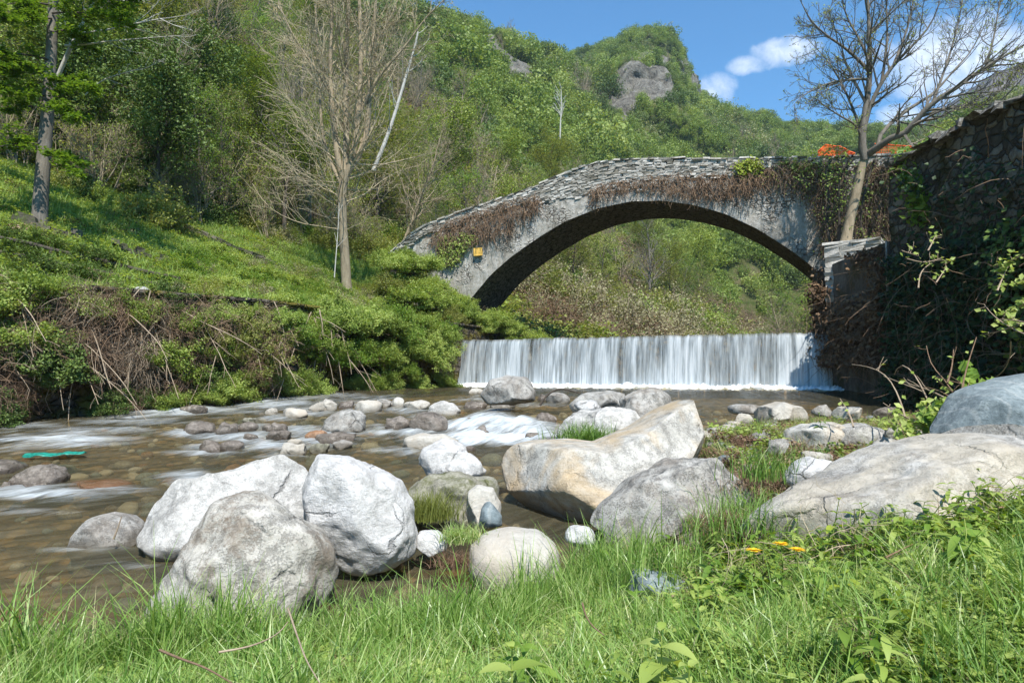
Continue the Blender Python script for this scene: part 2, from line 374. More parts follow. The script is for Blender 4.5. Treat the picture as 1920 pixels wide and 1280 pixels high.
def beyond_weir(X, Y):                          # signed distance upstream of the weir crest
    n = unit(np.array([5.7, 12.7])); return (X+2.3)*n[0] + (Y-27.2)*n[1]
def ground(X, Y):
    X = np.asarray(X, float); Y = np.asarray(Y, float); shp = X.shape; X = X.ravel(); Y = Y.ravel()
    dl = (XL(Y)-X)*.80; n1 = fbm2(X, Y, .35, 4, 1); n2 = fbm2(X, Y, 1.6, 3, 2)
    # the left bank: a walled terrace, a meadow slope, then a steep wooded valley side
    gl = 1.85 + .12*np.clip(dl, 0, 1.6) + .52*np.clip(dl-1.6, 0, 12) + .86*np.clip(dl-13.6, 0, 115) + n1*.25*smoothstep(dl, 1, 6) + n1*2.2*smoothstep(dl, 14, 30) + n2*.06
    up = beyond_weir(X, Y) > 0
    bed = np.where(up, 1.15, zw(Y)-.30) + n2*.07 + n1*.05
    bed = bed + .8*smoothstep(Y, 95, 140)
    # the right bank
    dr = X-XR(Y)
    gr_near = -1.36 - .20*np.clip(Y-2.8, 0, 2.7) + .225*np.clip(X-.2, 0, 3.6) - .05*np.clip(-X, 0, 4) + n1*.05 + n2*.035
    gr_near = gr_near + (-.88-gr_near)*smoothstep(Y, 6.6, 9.5)*smoothstep(X, 1.2, 3)
    gr_near = np.where(Y < -2, -1.3+.1*np.clip(X,-9,9), gr_near)
    gr = zw(Y)-.3 + (gr_near-zw(Y)+.3)*smoothstep(dr, -.25, .55)
    wall = 5.0 + n1*.15
    gr = np.where((X > 10.35) & (X > 11.2+.45*(Y-22)), np.where(Y > 17.6, 3.5+2.5*smoothstep(X, 13, 16)+.1*np.clip(Y-17.6,0,60)*smoothstep(X,14,20), wall), gr)
    z = np.where(dl > .25, gl, bed)
    z = np.where((dl <= .25) & (dr > -.25) & (~up), np.maximum(gr, bed), z)
    z = np.where((dl <= .25) & up & (X > 11.2 + .45*(Y-22)) & (Y < 27.5), gr, z)
    z = np.where((dl <= .25) & up & (dr > 0), 2.0+.35*np.clip(dr,0,40), z)
    far = smoothstep(np.hypot(X, Y), 260, 420); z = z*(1-far) + far*2.0
    return z.reshape(shp)
def grnd(x, y): return float(ground(np.array([x]), np.array([y]))[0])

def axis(segs):
    out = []
    for a, b, st in segs: out += list(np.arange(a, b, st))
    return np.array(out)
xs = axis([(-4000,-500,350),(-500,-140,30),(-140,-45,2.2),(-45,-16,.5),(-16,12,.13),(12,30,.7),(30,140,3),(140,500,30),(500,4001,350)])
ys = axis([(-3000,-60,420),(-60,-8,4),(-8,1,.6),(1,10,.1),(10,34,.2),(34,70,.6),(70,220,2.2),(220,600,30),(600,5001,400)])
GX, GY = np.meshgrid(xs, ys, indexing='ij'); GZ = ground(GX, GY)
def m_ground(g):
    p = g.pos(); n = g.noise(p, 1.1, 6, .6); n2 = g.noise(p, 14, 5, .65); n3 = g.noise(p, 60, 3, .7)
    soil = g.ramp(g.math('ADD', g.math('MULTIPLY', n2, .6), g.math('MULTIPLY', n3, .4)), [(.35,(.045,.032,.02)),(.5,(.13,.095,.06)),(.65,(.26,.21,.15))])
    green = g.ramp(n2, [(.35,(.03,.06,.012)),(.65,(.10,.17,.03))])
    c = g.mix(g.mapr(n, .42, .55), soil, green)
    s = g.new('ShaderNodeSeparateXYZ', i_0=p); bed = g.attr('bed')
    peb = g.voro(p, 5.5, 'F1', 'Color'); pd = g.voro(p, 5.5)
    pc = g.ramp(g.new('ShaderNodeSeparateColor', i_0=peb).outputs[0], [(.0,(.05,.04,.025)),(.35,(.16,.12,.065)),(.6,(.30,.20,.09)),(.8,(.34,.30,.22)),(1.,(.42,.26,.10))])
    pc = g.mix(g.mapr(pd, .35, .75), pc, (.03,.026,.018)); pc = g.mix(.35, pc, soil)
    c = g.mix(bed, c, pc)
    return bsdf(g, c, .9, .2, g.math('ADD', n2, g.math('MULTIPLY', n3, .4)), .8, .05)
M['ground'] = material('ground', m_ground)
bedv = ((XL(GY)-GX)*.8 < .3) & (GX-XR(GY) < .2) & (GY < 34)
gnd = mesh_obj('ground', np.stack([GX, GY, GZ], -1).reshape(-1,3), gridq(len(xs), len(ys)), M['ground'], smooth=True, attrs={'bed': bedv.ravel().astype(float)})
tag(gnd, 'valley ground with soil banks and pebbly river bed', 'ground', kind='structure')

# ------------------------------------------------------------------ river surface on curvilinear coordinates (u along the flow)
left_path = np.array([(-1.6,27.4),(-3.6,23.6),(-6.3,18.2),(-8.4,16),(-10.3,14),(-14,11.2),(-20,7.5),(-30,2.5),(-42,-5)], float)
right_path = np.array([(10.2,21.4),(10.2,18.5),(10.1,15.6),(8.8,13.4),(6.2,11.4),(4.2,9.4),(2.8,7.2),(1.2,5.6),(-1.5,4.4),(-6,2.6),(-16,-3),(-30,-9)], float)
def resample(P, n):
    P = np.asarray(P, float); 
    for _ in range(3):
        Q = np.empty((2*len(P)-2, P.shape[1])); Q[0::2] = .75*P[:-1]+.25*P[1:]; Q[1::2] = .25*P[:-1]+.75*P[1:]
        P = np.concatenate([P[:1], Q, P[-1:]])
    s = np.r_[0, np.cumsum(np.linalg.norm(np.diff(P, axis=0), axis=1))]; t = np.linspace(0, s[-1], n)
    return np.stack([np.interp(t, s, P[:,k]) for k in range(P.shape[1])], 1)
NU, NV = 620, 330
Lp, Rp = resample(left_path, NU), resample(right_path, NU)
v = np.linspace(-.03, 1.03, NV); WX = Lp[:,None,0]*(1-v)+Rp[:,None,0]*v; WY = Lp[:,None,1]*(1-v)+Rp[:,None,1]*v
uu = np.broadcast_to(np.linspace(0, 46, NU)[:,None], WX.shape); vv = np.broadcast_to(v[None]*13, WX.shape)
# white water: (px, py, half-width px, half-height px, strength); seen rows turned into places on the river
foam_px = [(90,826,110,10,.9),(40,800,60,7,.5),(190,808,90,6,.5),(310,770,110,9,.85),(250,790,90,6,.5),(420,752,80,6,.6),(520,760,70,6,.7),(600,742,70,4,.5),(640,752,60,4,.35),
  (690,745,60,4,.4),(440,820,60,7,.8),(500,838,80,6,.7),(560,810,50,9,.6),(400,838,50,5,.5),(470,800,50,6,.45),(720,808,60,6,.5),(80,928,80,10,.95),(180,918,80,7,.6),(60,958,90,8,.35),(350,895,45,10,.7),
  (20,850,40,5,.3),(900,750,60,4,.3),(1010,760,60,4,.35),(830,765,50,3,.35),(850,820,60,9,.7),(930,824,100,8,1.5),(880,806,50,8,1.2),(960,808,60,9,1.3),(1005,815,30,10,1.2),(990,825,50,7,.8),(905,795,50,6,.5),(600,828,60,5,.4),(700,822,60,4,.3),(450,773,60,4,.4),
  (130,775,90,5,.35),(300,1010,30,12,.5),(770,1030,40,6,.3),(640,790,40,4,.3),(1240,765,80,3,.2),(560,748,60,3,.5),(660,760,60,3,.4),(780,790,50,4,.3)]
for (x0, x1, y1, wgt) in [(605,684,812,1),(768,842,812,1),(754,860,845,.7),(803,863,780,.7),(345,403,813,1),(405,445,814,1),(493,539,812,.9),(500,548,826,.9),(575,612,826,1),(598,667,831,.8),(372,458,848,.8),(520,581,855,.7),(524,579,783,.8),(584,632,772,.8),(664,716,773,.8),(755,804,768,.8),(717,768,807,1),
    (921,965,767,.6),(903,1006,749,.6),(25,122,918,.7),(120,248,922,.8),(148,265,1030,.5),(352,384,776,.7),(255,400,1060,.35)]:
    w_ = x1-x0; foam_px += [((x0+x1)/2-.55*w_, y1+2, .55*w_, 3.2+w_*.02, .75*wgt), ((x0+x1)/2, y1+1.5, .5*w_, 2.2, .55*wgt), (x0-.1*w_, y1-5, .25*w_, 4, .5*wgt)]
foam = np.zeros(WX.shape)
WZ0 = zw(WY)
PXw, PYw = to_px(np.stack([WX, WY, WZ0], -1).reshape(-1,3)); PXw = PXw.reshape(WX.shape); PYw = PYw.reshape(WX.shape)
fb_w = fbm(np.stack([uu.ravel()*.9, vv.ravel()*1.4, uu.ravel()*0+2], 1), 4).reshape(WX.shape)*1.6
for (x, y, a, b, st) in foam_px:
    wy = fb_w*b*.9
    foam = np.maximum(foam, st*np.exp(-((PXw-x)/(a*1.35))**2 - ((PYw-y+wy)/(b*1.25))**2))
bw = -beyond_weir(WX, WY); foam = np.maximum(foam, 1.6*np.exp(-(np.clip(bw-.15,0,9)/(.75+.5*fb_w))**2))      # plunge pool froth
flat = lambda a: a.ravel()
st1 = fbm(np.stack([flat(uu)*.55, flat(vv)*2.6, flat(uu)*0], 1), 4).reshape(WX.shape)
st2 = fbm(np.stack([flat(uu)*1.6, flat(vv)*7, flat(uu)*0+5], 1), 3).reshape(WX.shape)
calm = smoothstep(-foam, -.5, 0)
WZ = WZ0 + st1*.05*(1-.3*calm) + st2*.02 + foam*fbm(np.stack([flat(uu)*1.3, flat(vv)*2.2, flat(uu)*0+8], 1), 3).reshape(WX.shape)*.10 + foam*.05*(1+1.5*st2)
# a little cascade over the mossy stones right of the middle, drop of a hand's height
cx, cy = PXw-930, PYw-800
hump = np.exp(-(cx/95)**2)*np.exp(-((PYw-797)/14)**2); WZ = WZ + .24*hump
def m_water(g):
    uv = g.new('ShaderNodeCombineXYZ', i_0=g.attr('wu'), i_1=g.attr('wv')).outputs[0]
    s1 = g.noise(g.scalev(uv, (1.3,6.5,1)), 1.0, 7, .68, .5); s2 = g.noise(g.scalev(uv, (4.0,26.0,1)), 1.0, 5, .68, .4); s3 = g.noise(uv, 1.2, 4)
    fo = g.attr('foam')
    k = g.math('MULTIPLY', fo, g.math('ADD', -.95, g.math('ADD', g.math('MULTIPLY', s1, 2.3), g.math('MULTIPLY', s2, 1.35))))
    k = g.mapr(k, .14, 1.15, 0, .86)
    body = g.ramp(g.math('ADD', g.math('MULTIPLY', s1, .5), g.math('MULTIPLY', s3, .5)), [(.35,(.05,.048,.03)),(.48,(.13,.118,.075)),(.60,(.23,.20,.125)),(.72,(.33,.29,.20))])
    bmp = g.math('ADD', s1, g.math('MULTIPLY', s2, .35))
    p = bsdf(g, body, .16, .5, bmp, .55, .03)
    tr = g.new('ShaderNodeBsdfTransparent', i_Color=(.88,.80,.60,1))
    m1 = g.new('ShaderNodeMixShader', i_0=g.mapr(s3, .35, .65, .48, .74), i_1=p, i_2=tr)
    w2 = bsdf(g, g.mix(s2, (.44,.50,.54), (.70,.745,.77)), .55, .3, bmp, .3, .02)
    m2 = g.new('ShaderNodeMixShader', i_0=k, i_1=m1.outputs[0], i_2=w2)
    return m2.outputs[0]
M['water'] = material('water', m_water)
water = mesh_obj('river', np.stack([WX, WY, WZ], -1).reshape(-1,3), gridq(NU, NV)[:, ::-1], M['water'], smooth=True,
    attrs={'wu': uu.ravel(), 'wv': vv.ravel(), 'foam': foam.ravel()})
tag(water, 'shallow brown mountain river with white rapids', 'river', kind='structure')

# upper pool behind the weir
pool = np.array([crest_line(-.02)[0:2], crest_line(1.02), (36,62), (60,120), (66,130), (19,62), (1,34)], float)
def zcrest(t): return 1.28 + .04*t
pw = []; 
Lq, Rq = resample([(-2.4,27.3),(1,32),(20,60),(66,130)], 60), resample([(10.4,21.6),(14,27),(34,60),(76,126)], 60)
v2 = np.linspace(-.03,1.03,20); PX2 = Lq[:,None,0]*(1-v2)+Rq[:,None,0]*v2; PY2 = Lq[:,None,1]*(1-v2)+Rq[:,None,1]*v2
upw = mesh_obj('upper_river', np.stack([PX2, PY2, PX2*0+1.30], -1).reshape(-1,3), gridq(60,20)[:, ::-1], M['water'], smooth=True, attrs={'wu': PY2.ravel(), 'wv': PX2.ravel(), 'foam': PX2.ravel()*0})
tag(upw, 'still river water above the weir', 'river', kind='structure')

# ------------------------------------------------------------------ weir and waterfall
def m_concrete(g):
    p = g.pos(); n = g.noise(p, 1.2, 6, .65); f = g.noise(p, 16, 5, .7); st = g.noise(g.scalev(p, (2.6,2.6,.22)), 1.6, 5, .65)
    c = g.ramp(g.math('ADD', g.math('MULTIPLY', n, .4), g.math('ADD', g.math('MULTIPLY', f, .25), g.math('MULTIPLY', st, .35))), [(.35,(.035,.032,.028)),(.5,(.10,.095,.085)),(.64,(.21,.20,.18))])
    c = g.mix(g.mapr(g.noise(p, .9, 4), .52, .62, 0, .8), c, (.05,.045,.012))
    return bsdf(g, c, .85, .3, g.math('ADD', n, f), .7, .06)
M['concrete'] = material('concrete', m_concrete)
nt, nz = 160, 16
T = np.linspace(-.04, 1.02, nt); cl2 = np.stack([crest_line(t) for t in T]); dn = unit(np.array([5.7,12.7]))
def weir_face(off, z): return np.concatenate([cl2 + dn*off, np.full((nt,1), z)], 1)
prof = [(.12,-1.2),(.12,1.17),(.18,1.24),(1.1,1.24),(1.1,-1.2)]
V = np.stack([weir_face(o_, z_) for o_, z_ in prof], 1)
V = V + fbm(V.reshape(-1,3)*2.5, 3).reshape(nt,5,1)*.03*np.array([dn[0],dn[1],0])
wr = mesh_obj('weir', V.reshape(-1,3), gridq(nt,5), M['concrete'], smooth=False); tag(wr, 'long low concrete weir hidden behind the sheet of falling water', 'weir')
# falling sheet
nt, nz = 900, 34
T = np.linspace(0, 1, nt); cl2 = np.stack([crest_line(t) for t in T]); S = np.linspace(0, 1, nz)
lat = fbm(np.stack([T*55, T*0, T*0], 1), 4); lat3 = fbm(np.stack([T*9, T*0, T*0+5], 1), 2); lat2 = fbm(np.stack([T*210, T*0, T*0+3], 1), 3)
fall = np.zeros((nt, nz, 3))
for j, s in enumerate(S):
    t2 = s**1.15; off = .95 - .95*min(s/.16, 1) if s < .16 else 0
    z = 1.335 - .02*(s/.16) if s < .16 else 1.315 - 1.86*((s-.16)/.84)**1.35
    out = -.02 - .40*((max(s-.16,0))/.84)**.6
    fr = lat*.05*max(s-.1,0) + lat2*.028*max(s-.1,0)
    o_ = off + out + fr
    fall[:,j,:2] = cl2 + dn[None]*o_[:,None]; fall[:,j,2] = z + (lat2*.02+lat*.07+lat3*.05)*(1-s)
M_fall = material('waterfall', None) if False else None
def m_fall(g):
    q = g.new('ShaderNodeCombineXYZ', i_0=g.attr('ft'), i_1=g.attr('fs')).outputs[0]; fs = g.attr('fs')
    a = g.noise(g.scalev(q, (26,.55,1)), 1.0, 4, .6); b = g.noise(g.scalev(q, (90,1.1,1)), 1.0, 5, .65); c0 = g.noise(g.scalev(q, (300,1.6,1)), 1.0, 3, .6); big = g.noise(g.scalev(q, (9,.3,1)), 1.0, 2)
    k = g.math('ADD', g.math('MULTIPLY', a, .38), g.math('ADD', g.math('MULTIPLY', b, .40), g.math('ADD', g.math('MULTIPLY', c0, .20), g.math('ADD', g.math('MULTIPLY', big, .34), -.08))))
    k = g.math('ADD', k, g.math('MULTIPLY', fs, .06))
    al = g.mapr(k, .46, .66, .06, .95)
    top = g.mapr(fs, .10, .26, .0, 1.0); al = g.math('MULTIPLY', al, g.math('ADD', .45, g.math('MULTIPLY', top, .55)))
    col = g.ramp(k, [(.5,(.32,.38,.41)),(.62,(.50,.56,.59)),(.75,(.74,.78,.80))])
    col = g.mix(top, (.17,.15,.10), col)
    p = bsdf(g, col, .42, .5, k, .4, .04)
    tl = g.new('ShaderNodeBsdfTranslucent', i_0=col)
    pm = g.new('ShaderNodeMixShader', i_0=.25, i_1=p, i_2=tl.outputs[0])
    tr = g.new('ShaderNodeBsdfTransparent', i_Color=(.85,.88,.9,1))
    return g.new('ShaderNodeMixShader', i_0=al, i_1=tr, i_2=pm.outputs[0]).outputs[0]
M['fall'] = material('waterfall', m_fall)
TT = np.repeat(T[:,None], nz, 1); SS = np.repeat(S[None], nt, 0)
wf = mesh_obj('waterfall', fall.reshape(-1,3), gridq(nt,nz), M['fall'], smooth=True, attrs={'ft': TT.ravel(), 'fs': SS.ravel()})
tag(wf, 'white curtain of water falling over the weir', 'waterfall', kind='structure')
# froth roll at the foot
nt, nz = 500, 12; T = np.linspace(-.005, 1.0, nt); cl2 = np.stack([crest_line(t) for t in T]); fr = np.zeros((nt,nz,3))
hN = .35+1.5*np.abs(fbm(np.stack([T*38, T*0, T*0+9],1), 5, 2.2, .65))
for j in range(nz):
    a = j/(nz-1)*math.pi; rr_ = (.30+.13*hN)
    fr[:,j,:2] = cl2 + dn[None]*(-.48 - np.cos(a)*rr_*1.5)[:,None]; fr[:,j,2] = -.52 + np.sin(a)*(.06+.12*hN)
fr += fbm(fr.reshape(-1,3)*7, 3).reshape(nt,nz,1)*.06
def m_froth(g):
    n = g.noise(g.pos(), 9, 5, .7); return bsdf(g, g.mix(n, (.74,.79,.82), (.88,.89,.90)), .7, .2, n, .4, .05)
M['froth'] = material('froth', m_froth)
ft = mesh_obj('froth', fr.reshape(-1,3), gridq(nt,nz), M['froth'], smooth=True); tag(ft, 'white froth where the falling water meets the pool', 'foam', kind='stuff')

# ------------------------------------------------------------------ old stone arch bridge
TH = R(22); bu = np.array([math.cos(TH), -math.sin(TH), 0]); bn = np.array([math.sin(TH), math.cos(TH), 0])   # along, and away from the viewer
B0 = np.array([10.8, 24.0, 0])
def on_bridge(px, py, off=0.0):
    d = raydir(px, py); o_ = B0+bn*off; t = (o_@bn)/(d@bn); return d*t
def bridge_uz(px, py): p = on_bridge(px, py); return (p-B0)@bu, p[2]
def B(u, z, off=0): 
    u = np.asarray(u, float); z = np.asarray(z, float); off = np.asarray(off, float)
    return B0 + u[...,None]*bu + z[...,None]*np.array([0,0,1]) + off[...,None]*bn if off.shape else B0 + u[...,None]*bu + z[...,None]*np.array([0,0,1]) + off*bn
ip = [bridge_uz(*p) for p in [(815,660),(848,612),(885,557),(920,515),(960,480),(1010,445),(1060,415),(1120,391),(1180,378),(1240,376),(1300,384),(1360,401),(1420,429),(1480,467),(1520,497),(1545,522),(1575,562),(1600,610)]]
tp = [bridge_uz(*p) for p in [(715,492),(730,474),(770,440),(800,420),(850,402),(900,386),(960,366),(1010,346),(1060,325),(1110,308),(1150,300),(1250,298),(1400,297),(1550,295),(1650,292),(1720,291),(1860,291)]]
ip = np.array(ip); tp = np.array(tp)
def smoothc(P, u):
    k = np.interp(u, P[:,0], P[:,1]); return k
U = np.linspace(tp[0,0], tp[-1,0], 420); 
def sm(a, n=9): 
    k = np.hanning(n+2)[1:-1]; k /= k.sum(); return np.convolve(np.pad(a, n//2, mode='edge'), k, 'valid')
ZT = sm(smoothc(tp, U), 15); 
ZI = sm(np.interp(U, ip[:,0], ip[:,1]), 11); span = (U > ip[0,0]) & (U < ip[-1,0])
ZB = np.where(span, ZI, -1.2)
DECK = .85; W = 3.3
ZD = ZT-DECK
nz = 46; S = np.linspace(0, 1, nz); nu = len(U)
def warp(P):
    P = np.asarray(P); sh = P.shape; q = P.reshape(-1,3); n = fbm(q*1.3, 5, 2.2, .55); return (q + n[:,None]*.05*(-bn) ).reshape(sh)
Fz = ZB[:,None]*(1-S) + ZD[:,None]*S; Uz = np.repeat(U[:,None], nz, 1)
front = warp(B(Uz, Fz, 0.0)); back = warp(B(Uz, Fz, W))
ny = 14; Y3 = np.linspace(0, W, ny)
sof = np.stack([warp(B(U, ZB, np.full(nu, y))) for y in Y3], 1); topd = np.stack([warp(B(U, ZD, np.full(nu, y))) for y in Y3], 1)
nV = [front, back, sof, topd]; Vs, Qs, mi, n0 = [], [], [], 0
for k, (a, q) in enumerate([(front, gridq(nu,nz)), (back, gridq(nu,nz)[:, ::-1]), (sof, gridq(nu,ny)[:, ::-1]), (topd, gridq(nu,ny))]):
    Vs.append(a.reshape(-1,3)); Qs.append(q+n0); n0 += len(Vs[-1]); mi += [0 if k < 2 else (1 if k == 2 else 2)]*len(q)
def m_plaster(g):
    p = g.pos(); n = g.noise(p, .8, 7, .65, .3); f = g.noise(p, 9, 6, .7); st = g.noise(g.scalev(p, (3.2,3.2,.42)), 1.5, 6, .7); fine = g.noise(p, 42, 3, .7)
    k = g.math('ADD', g.math('MULTIPLY', n, .30), g.math('ADD', g.math('MULTIPLY', f, .30), g.math('MULTIPLY', st, .40)))
    c = g.ramp(k, [(.36,(.15,.135,.11)),(.46,(.31,.29,.25)),(.54,(.43,.41,.37)),(.66,(.56,.545,.51))])
    c = g.mix(g.mapr(fine, .56, .68, 0, .6), c, (.12,.11,.09))
    # patches where the render has come off rubble
    v = g.voro(g.scalev(p, (1,1,1.9)), 4.6, 'DISTANCE_TO_EDGE'); patch = g.mapr(g.noise(p, .7, 5, .7), .50, .56)
    c = g.mix(g.math('MULTIPLY', g.mapr(v, .09, .02), patch), c, (.07,.06,.05))
    h = g.math('ADD', g.math('MULTIPLY', k, 1.3), g.math('ADD', g.math('MULTIPLY', fine, .3), g.math('MULTIPLY', g.math('MULTIPLY', g.mapr(v, 0, .12), patch), .6)))
    return bsdf(g, c, .92, .15, h, .9, .06)
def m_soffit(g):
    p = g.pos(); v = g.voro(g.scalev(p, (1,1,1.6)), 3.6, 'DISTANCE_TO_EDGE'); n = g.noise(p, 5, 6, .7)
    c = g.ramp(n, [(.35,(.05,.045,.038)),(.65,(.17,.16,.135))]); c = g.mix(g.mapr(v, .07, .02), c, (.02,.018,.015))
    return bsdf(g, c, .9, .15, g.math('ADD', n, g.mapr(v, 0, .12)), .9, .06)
def m_stone_pale(g):
    r = g.attr('rnd'); p = g.pos(); n = g.noise(p, 13, 5, .7); big = g.noise(p, 1.1, 4, .6)
    c = g.ramp(g.math('ADD', g.math('MULTIPLY', r, .45), g.math('MULTIPLY', n, .55)), [(.25,(.17,.155,.125)),(.42,(.32,.30,.26)),(.6,(.46,.44,.395)),(.8,(.60,.58,.54))])
    c = g.mix(g.mapr(big, .52, .66, 0, .55), c, (.17,.15,.11))
    return bsdf(g, c, .92, .15, n, .9, .03)
M['plaster'] = material('plaster', m_plaster); M['soffit'] = material('soffit', m_soffit); M['stone_pale'] = material('stone_pale', m_stone_pale)
br = empty('arch_bridge', B0 + bu*(-7) - np.array([0,0,1.0]), 'old humped stone arch bridge spanning the river behind the waterfall', 'bridge')
def child(o, parent): 
    o.parent = parent; o.matrix_parent_inverse = parent.matrix_basis.inverted(); return o
def rel(o, root):                                   # child given in world coordinates
    me = o.data; co = np.empty(len(me.vertices)*3, np.float32); me.vertices.foreach_get('co', co)
    co = co.reshape(-1,3) - np.array(root.location, np.float32); me.vertices.foreach_set('co', co.ravel()); me.update(); o.parent = root; return o
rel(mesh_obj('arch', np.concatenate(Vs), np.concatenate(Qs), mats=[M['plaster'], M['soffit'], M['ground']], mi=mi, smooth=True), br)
# ring edge: a slightly proud rough border following the arch
ring = []
for du, dz, off in [(0,0,-.05),(0,.0,.05)]: pass
# rubble stones: coursed under the coping, thrown into relief
def stone_box(c, ax, ay, az, L, Wd, H, jit=.17):
    n = len(c); s = np.array([[-1,-1,-1],[1,-1,-1],[1,1,-1],[-1,1,-1],[-1,-1,1],[1,-1,1],[1,1,1],[-1,1,1]])*.5
    D3 = s[None]*(1+rng.normal(0, jit, (n,8,3))); D3 = D3*np.stack([L, Wd, H], 1)[:,None]
    V = c[:,None] + D3[...,0:1]*ax + D3[...,1:2]*ay + D3[...,2:3]*az
    f = np.array([[0,3,2,1],[4,5,6,7],[0,1,5,4],[1,2,6,5],[2,3,7,6],[3,0,4,7]])
    return V.reshape(-1,3), (np.arange(n)[:,None,None]*8+f[None]).reshape(-1,4)
def courses(band_lo, band_hi, off, thick, keep=lambda u, k: True, hh=(.05,.10)):
    C, Ls, Hs, AX = [], [], [], []
    z = band_hi
    while z > band_lo:
        h = rng.uniform(*hh); u = U[0]
        while u < U[-1]:
            L = rng.uniform(.10,.34); uc = u+L/2; zt = np.interp(uc, U, ZT); sl = (np.interp(uc+.1, U, ZT)-np.interp(uc-.1, U, ZT))/.2
            depth = -z
            if keep(uc, depth): C.append(B(uc, zt+z-h/2, off)); Ls.append(L*.96); Hs.append(h*rng.uniform(.75,1.05)); AX.append(unit(bu+np.array([0,0,1])*(sl*.6+rng.normal(0,.07))))
            u += L
        z -= h*1.02
    C = np.array(C).reshape(-1,3); ax = np.array(AX)[:,None]; n = len(C)
    az = np.cross(np.broadcast_to(bn, (n,1,3)), -ax); az = np.where(az[...,2:3] < 0, -az, az)
    th = rng.uniform(thick*.8, thick*1.35, n)
    return stone_box(C, ax, bn[None,None], az, np.array(Ls), th, np.array(Hs))
acc = Acc()
def rub(u, d):                                     # how far down the rubble shows
    x = fbm(np.array([[u*.8, 3.3, 0]]), 3)[0]
    lim = .42 + .22*x + .75*math.exp(-((u+7.5)/3.2)**2) + .15*math.exp(-((u+2)/3)**2)
    return d < lim + rng.normal(0,.05)
V, Q = courses(-2.0, -.04, .02, .13, rub); r = np.repeat(rng.random(len(Q)//6), 6); acc.add(V, Q, r)
V, Q = courses(-.95, -.04, W, .24); acc.add(V, Q, np.repeat(rng.random(len(Q)//6), 6))
par = rel(acc.build('parapet', M['stone_pale']), br)
# parapet cores
for off0, off1, nm in [(.06,.40,'parapet_core'),(W-.40,W-.06,'parapet_core')]:
    zl = ZD-.05; zh = ZT-.06
    V = np.stack([B(U,zl,off0),B(U,zh,off0),B(U,zh,off1),B(U,zl,off1)],1)
    rel(mesh_obj(nm, V.reshape(-1,3), gridq(nu,4), M['stone_pale'], rnd=rng.random((nu-1)*3)), br)
# coping slabs, flat and uneven
for off in (.22, W-.22):
    acc = Acc()
    u = U[0]; C, Ls, Hs, AX = [], [], [], []
    while u < U[-1]:
        L = rng.uniform(.18,.5); uc = u+L/2; sl = (np.interp(uc+.15,U,ZT)-np.interp(uc-.15,U,ZT))/.3
        C.append(B(uc, np.interp(uc,U,ZT)+rng.normal(0,.018), off-.04)); Ls.append(L*.97); Hs.append(rng.uniform(.045,.085)); AX.append(unit(bu+np.array([0,0,1])*(sl+rng.normal(0,.03)))); u += L
    C = np.array(C); ax = np.array(AX)[:,None]; az = np.cross(np.broadcast_to(bn,(len(C),1,3)), -ax); az = np.where(az[...,2:3]<0,-az,az)
    V, Q = stone_box(C, ax, bn[None,None], az, np.array(Ls), rng.uniform(.48,.58,len(C)), np.array(Hs), .09); acc.add(V, Q, np.repeat(rng.random(len(Q)//6), 6)); rel(acc.build('coping', M['stone_pale']), br)
# small yellow notice
p = on_bridge(896, 472, -.15); sg = empty('notice_plate', p, 'small yellow-orange notice plate fixed low on the left end of the bridge', 'sign')
def m_sign(g): return bsdf(g, g.ramp(g.noise(g.pos(), 14, 3), [(.3,(.72,.42,.07)),(.7,(.86,.55,.14))]), .5, .4)
M['sign'] = material('sign_yellow', m_sign)
M['sign_mark'] = material('sign_mark', lambda g: bsdf(g, (.50,.33,.07,1), .6, .3))
def boxq(x0,x1,y0,y1,z0,z1):
    V = np.array([[x,y,z] for z in (z0,z1) for (x,y) in ((x0,y0),(x1,y0),(x1,y1),(x0,y1))], float)
    return V, np.array([[0,3,2,1],[4,5,6,7],[0,1,5,4],[1,2,6,5],[2,3,7,6],[3,0,4,7]])
def orient(V): return V[:,0:1]*bu + V[:,1:2]*bn + V[:,2:3]*np.array([0,0,1])
V, Q = boxq(-.19,.19,-.02,.06,-.165,.165); mesh_obj('plate', orient(V), Q, M['sign'], sg)
a = Acc()
for (x0,x1,z) in [(-.10,-.02,.02),(-.10,-.02,-.03),(-.10,-.02,-.07),(.03,.13,.02),(.03,.10,-.04),(.05,.14,-.07)]:
    V, Q = boxq(x0,x1,-.025,-.018,z-.008,z+.008); a.add(orient(V), Q)
a.build('faded_print', M['sign_mark'], sg)

# ------------------------------------------------------------------ retaining walls on the right
def m_rwall(g):
    p = g.pos(); wp = g.new('ShaderNodeVectorMath', operation='ADD', i_0=g.scalev(p, (1,1,1.7)), i_1=g.new('ShaderNodeVectorMath', operation='SCALE', i_0=g.new('ShaderNodeTexNoise', i_Vector=p, i_Scale=2.2, i_Detail=5.0).outputs['Color'], i_Scale=.55).outputs[0]).outputs[0]; v = g.voro(wp, 3.1, 'DISTANCE_TO_EDGE'); vc = g.voro(wp, 3.1, 'F1', 'Color')
    n = g.noise(p, 4, 6, .7); r = g.new('ShaderNodeSeparateColor', i_0=vc).outputs[0]
    c = g.ramp(g.math('ADD', g.math('MULTIPLY', r, .5), g.math('MULTIPLY', n, .5)), [(.3,(.075,.068,.056)),(.5,(.155,.145,.122)),(.7,(.26,.245,.21))])
    c = g.mix(g.mapr(v, .05, .01), c, (.055,.05,.042)); c = g.mix(g.mapr(g.noise(p, 11, 6, .75), .45, .65, 0, .5), c, (.07,.065,.055))
    c = g.mix(g.mapr(g.noise(p, .8, 4), .54, .62, 0, .8), c, (.05,.05,.015))
    return bsdf(g, c, .9, .15, g.math('ADD', n, g.math('MULTIPLY', g.mapr(v, 0, .14), .8)), 1, .08)
M['rwall'] = material('rubble_wall', m_rwall)
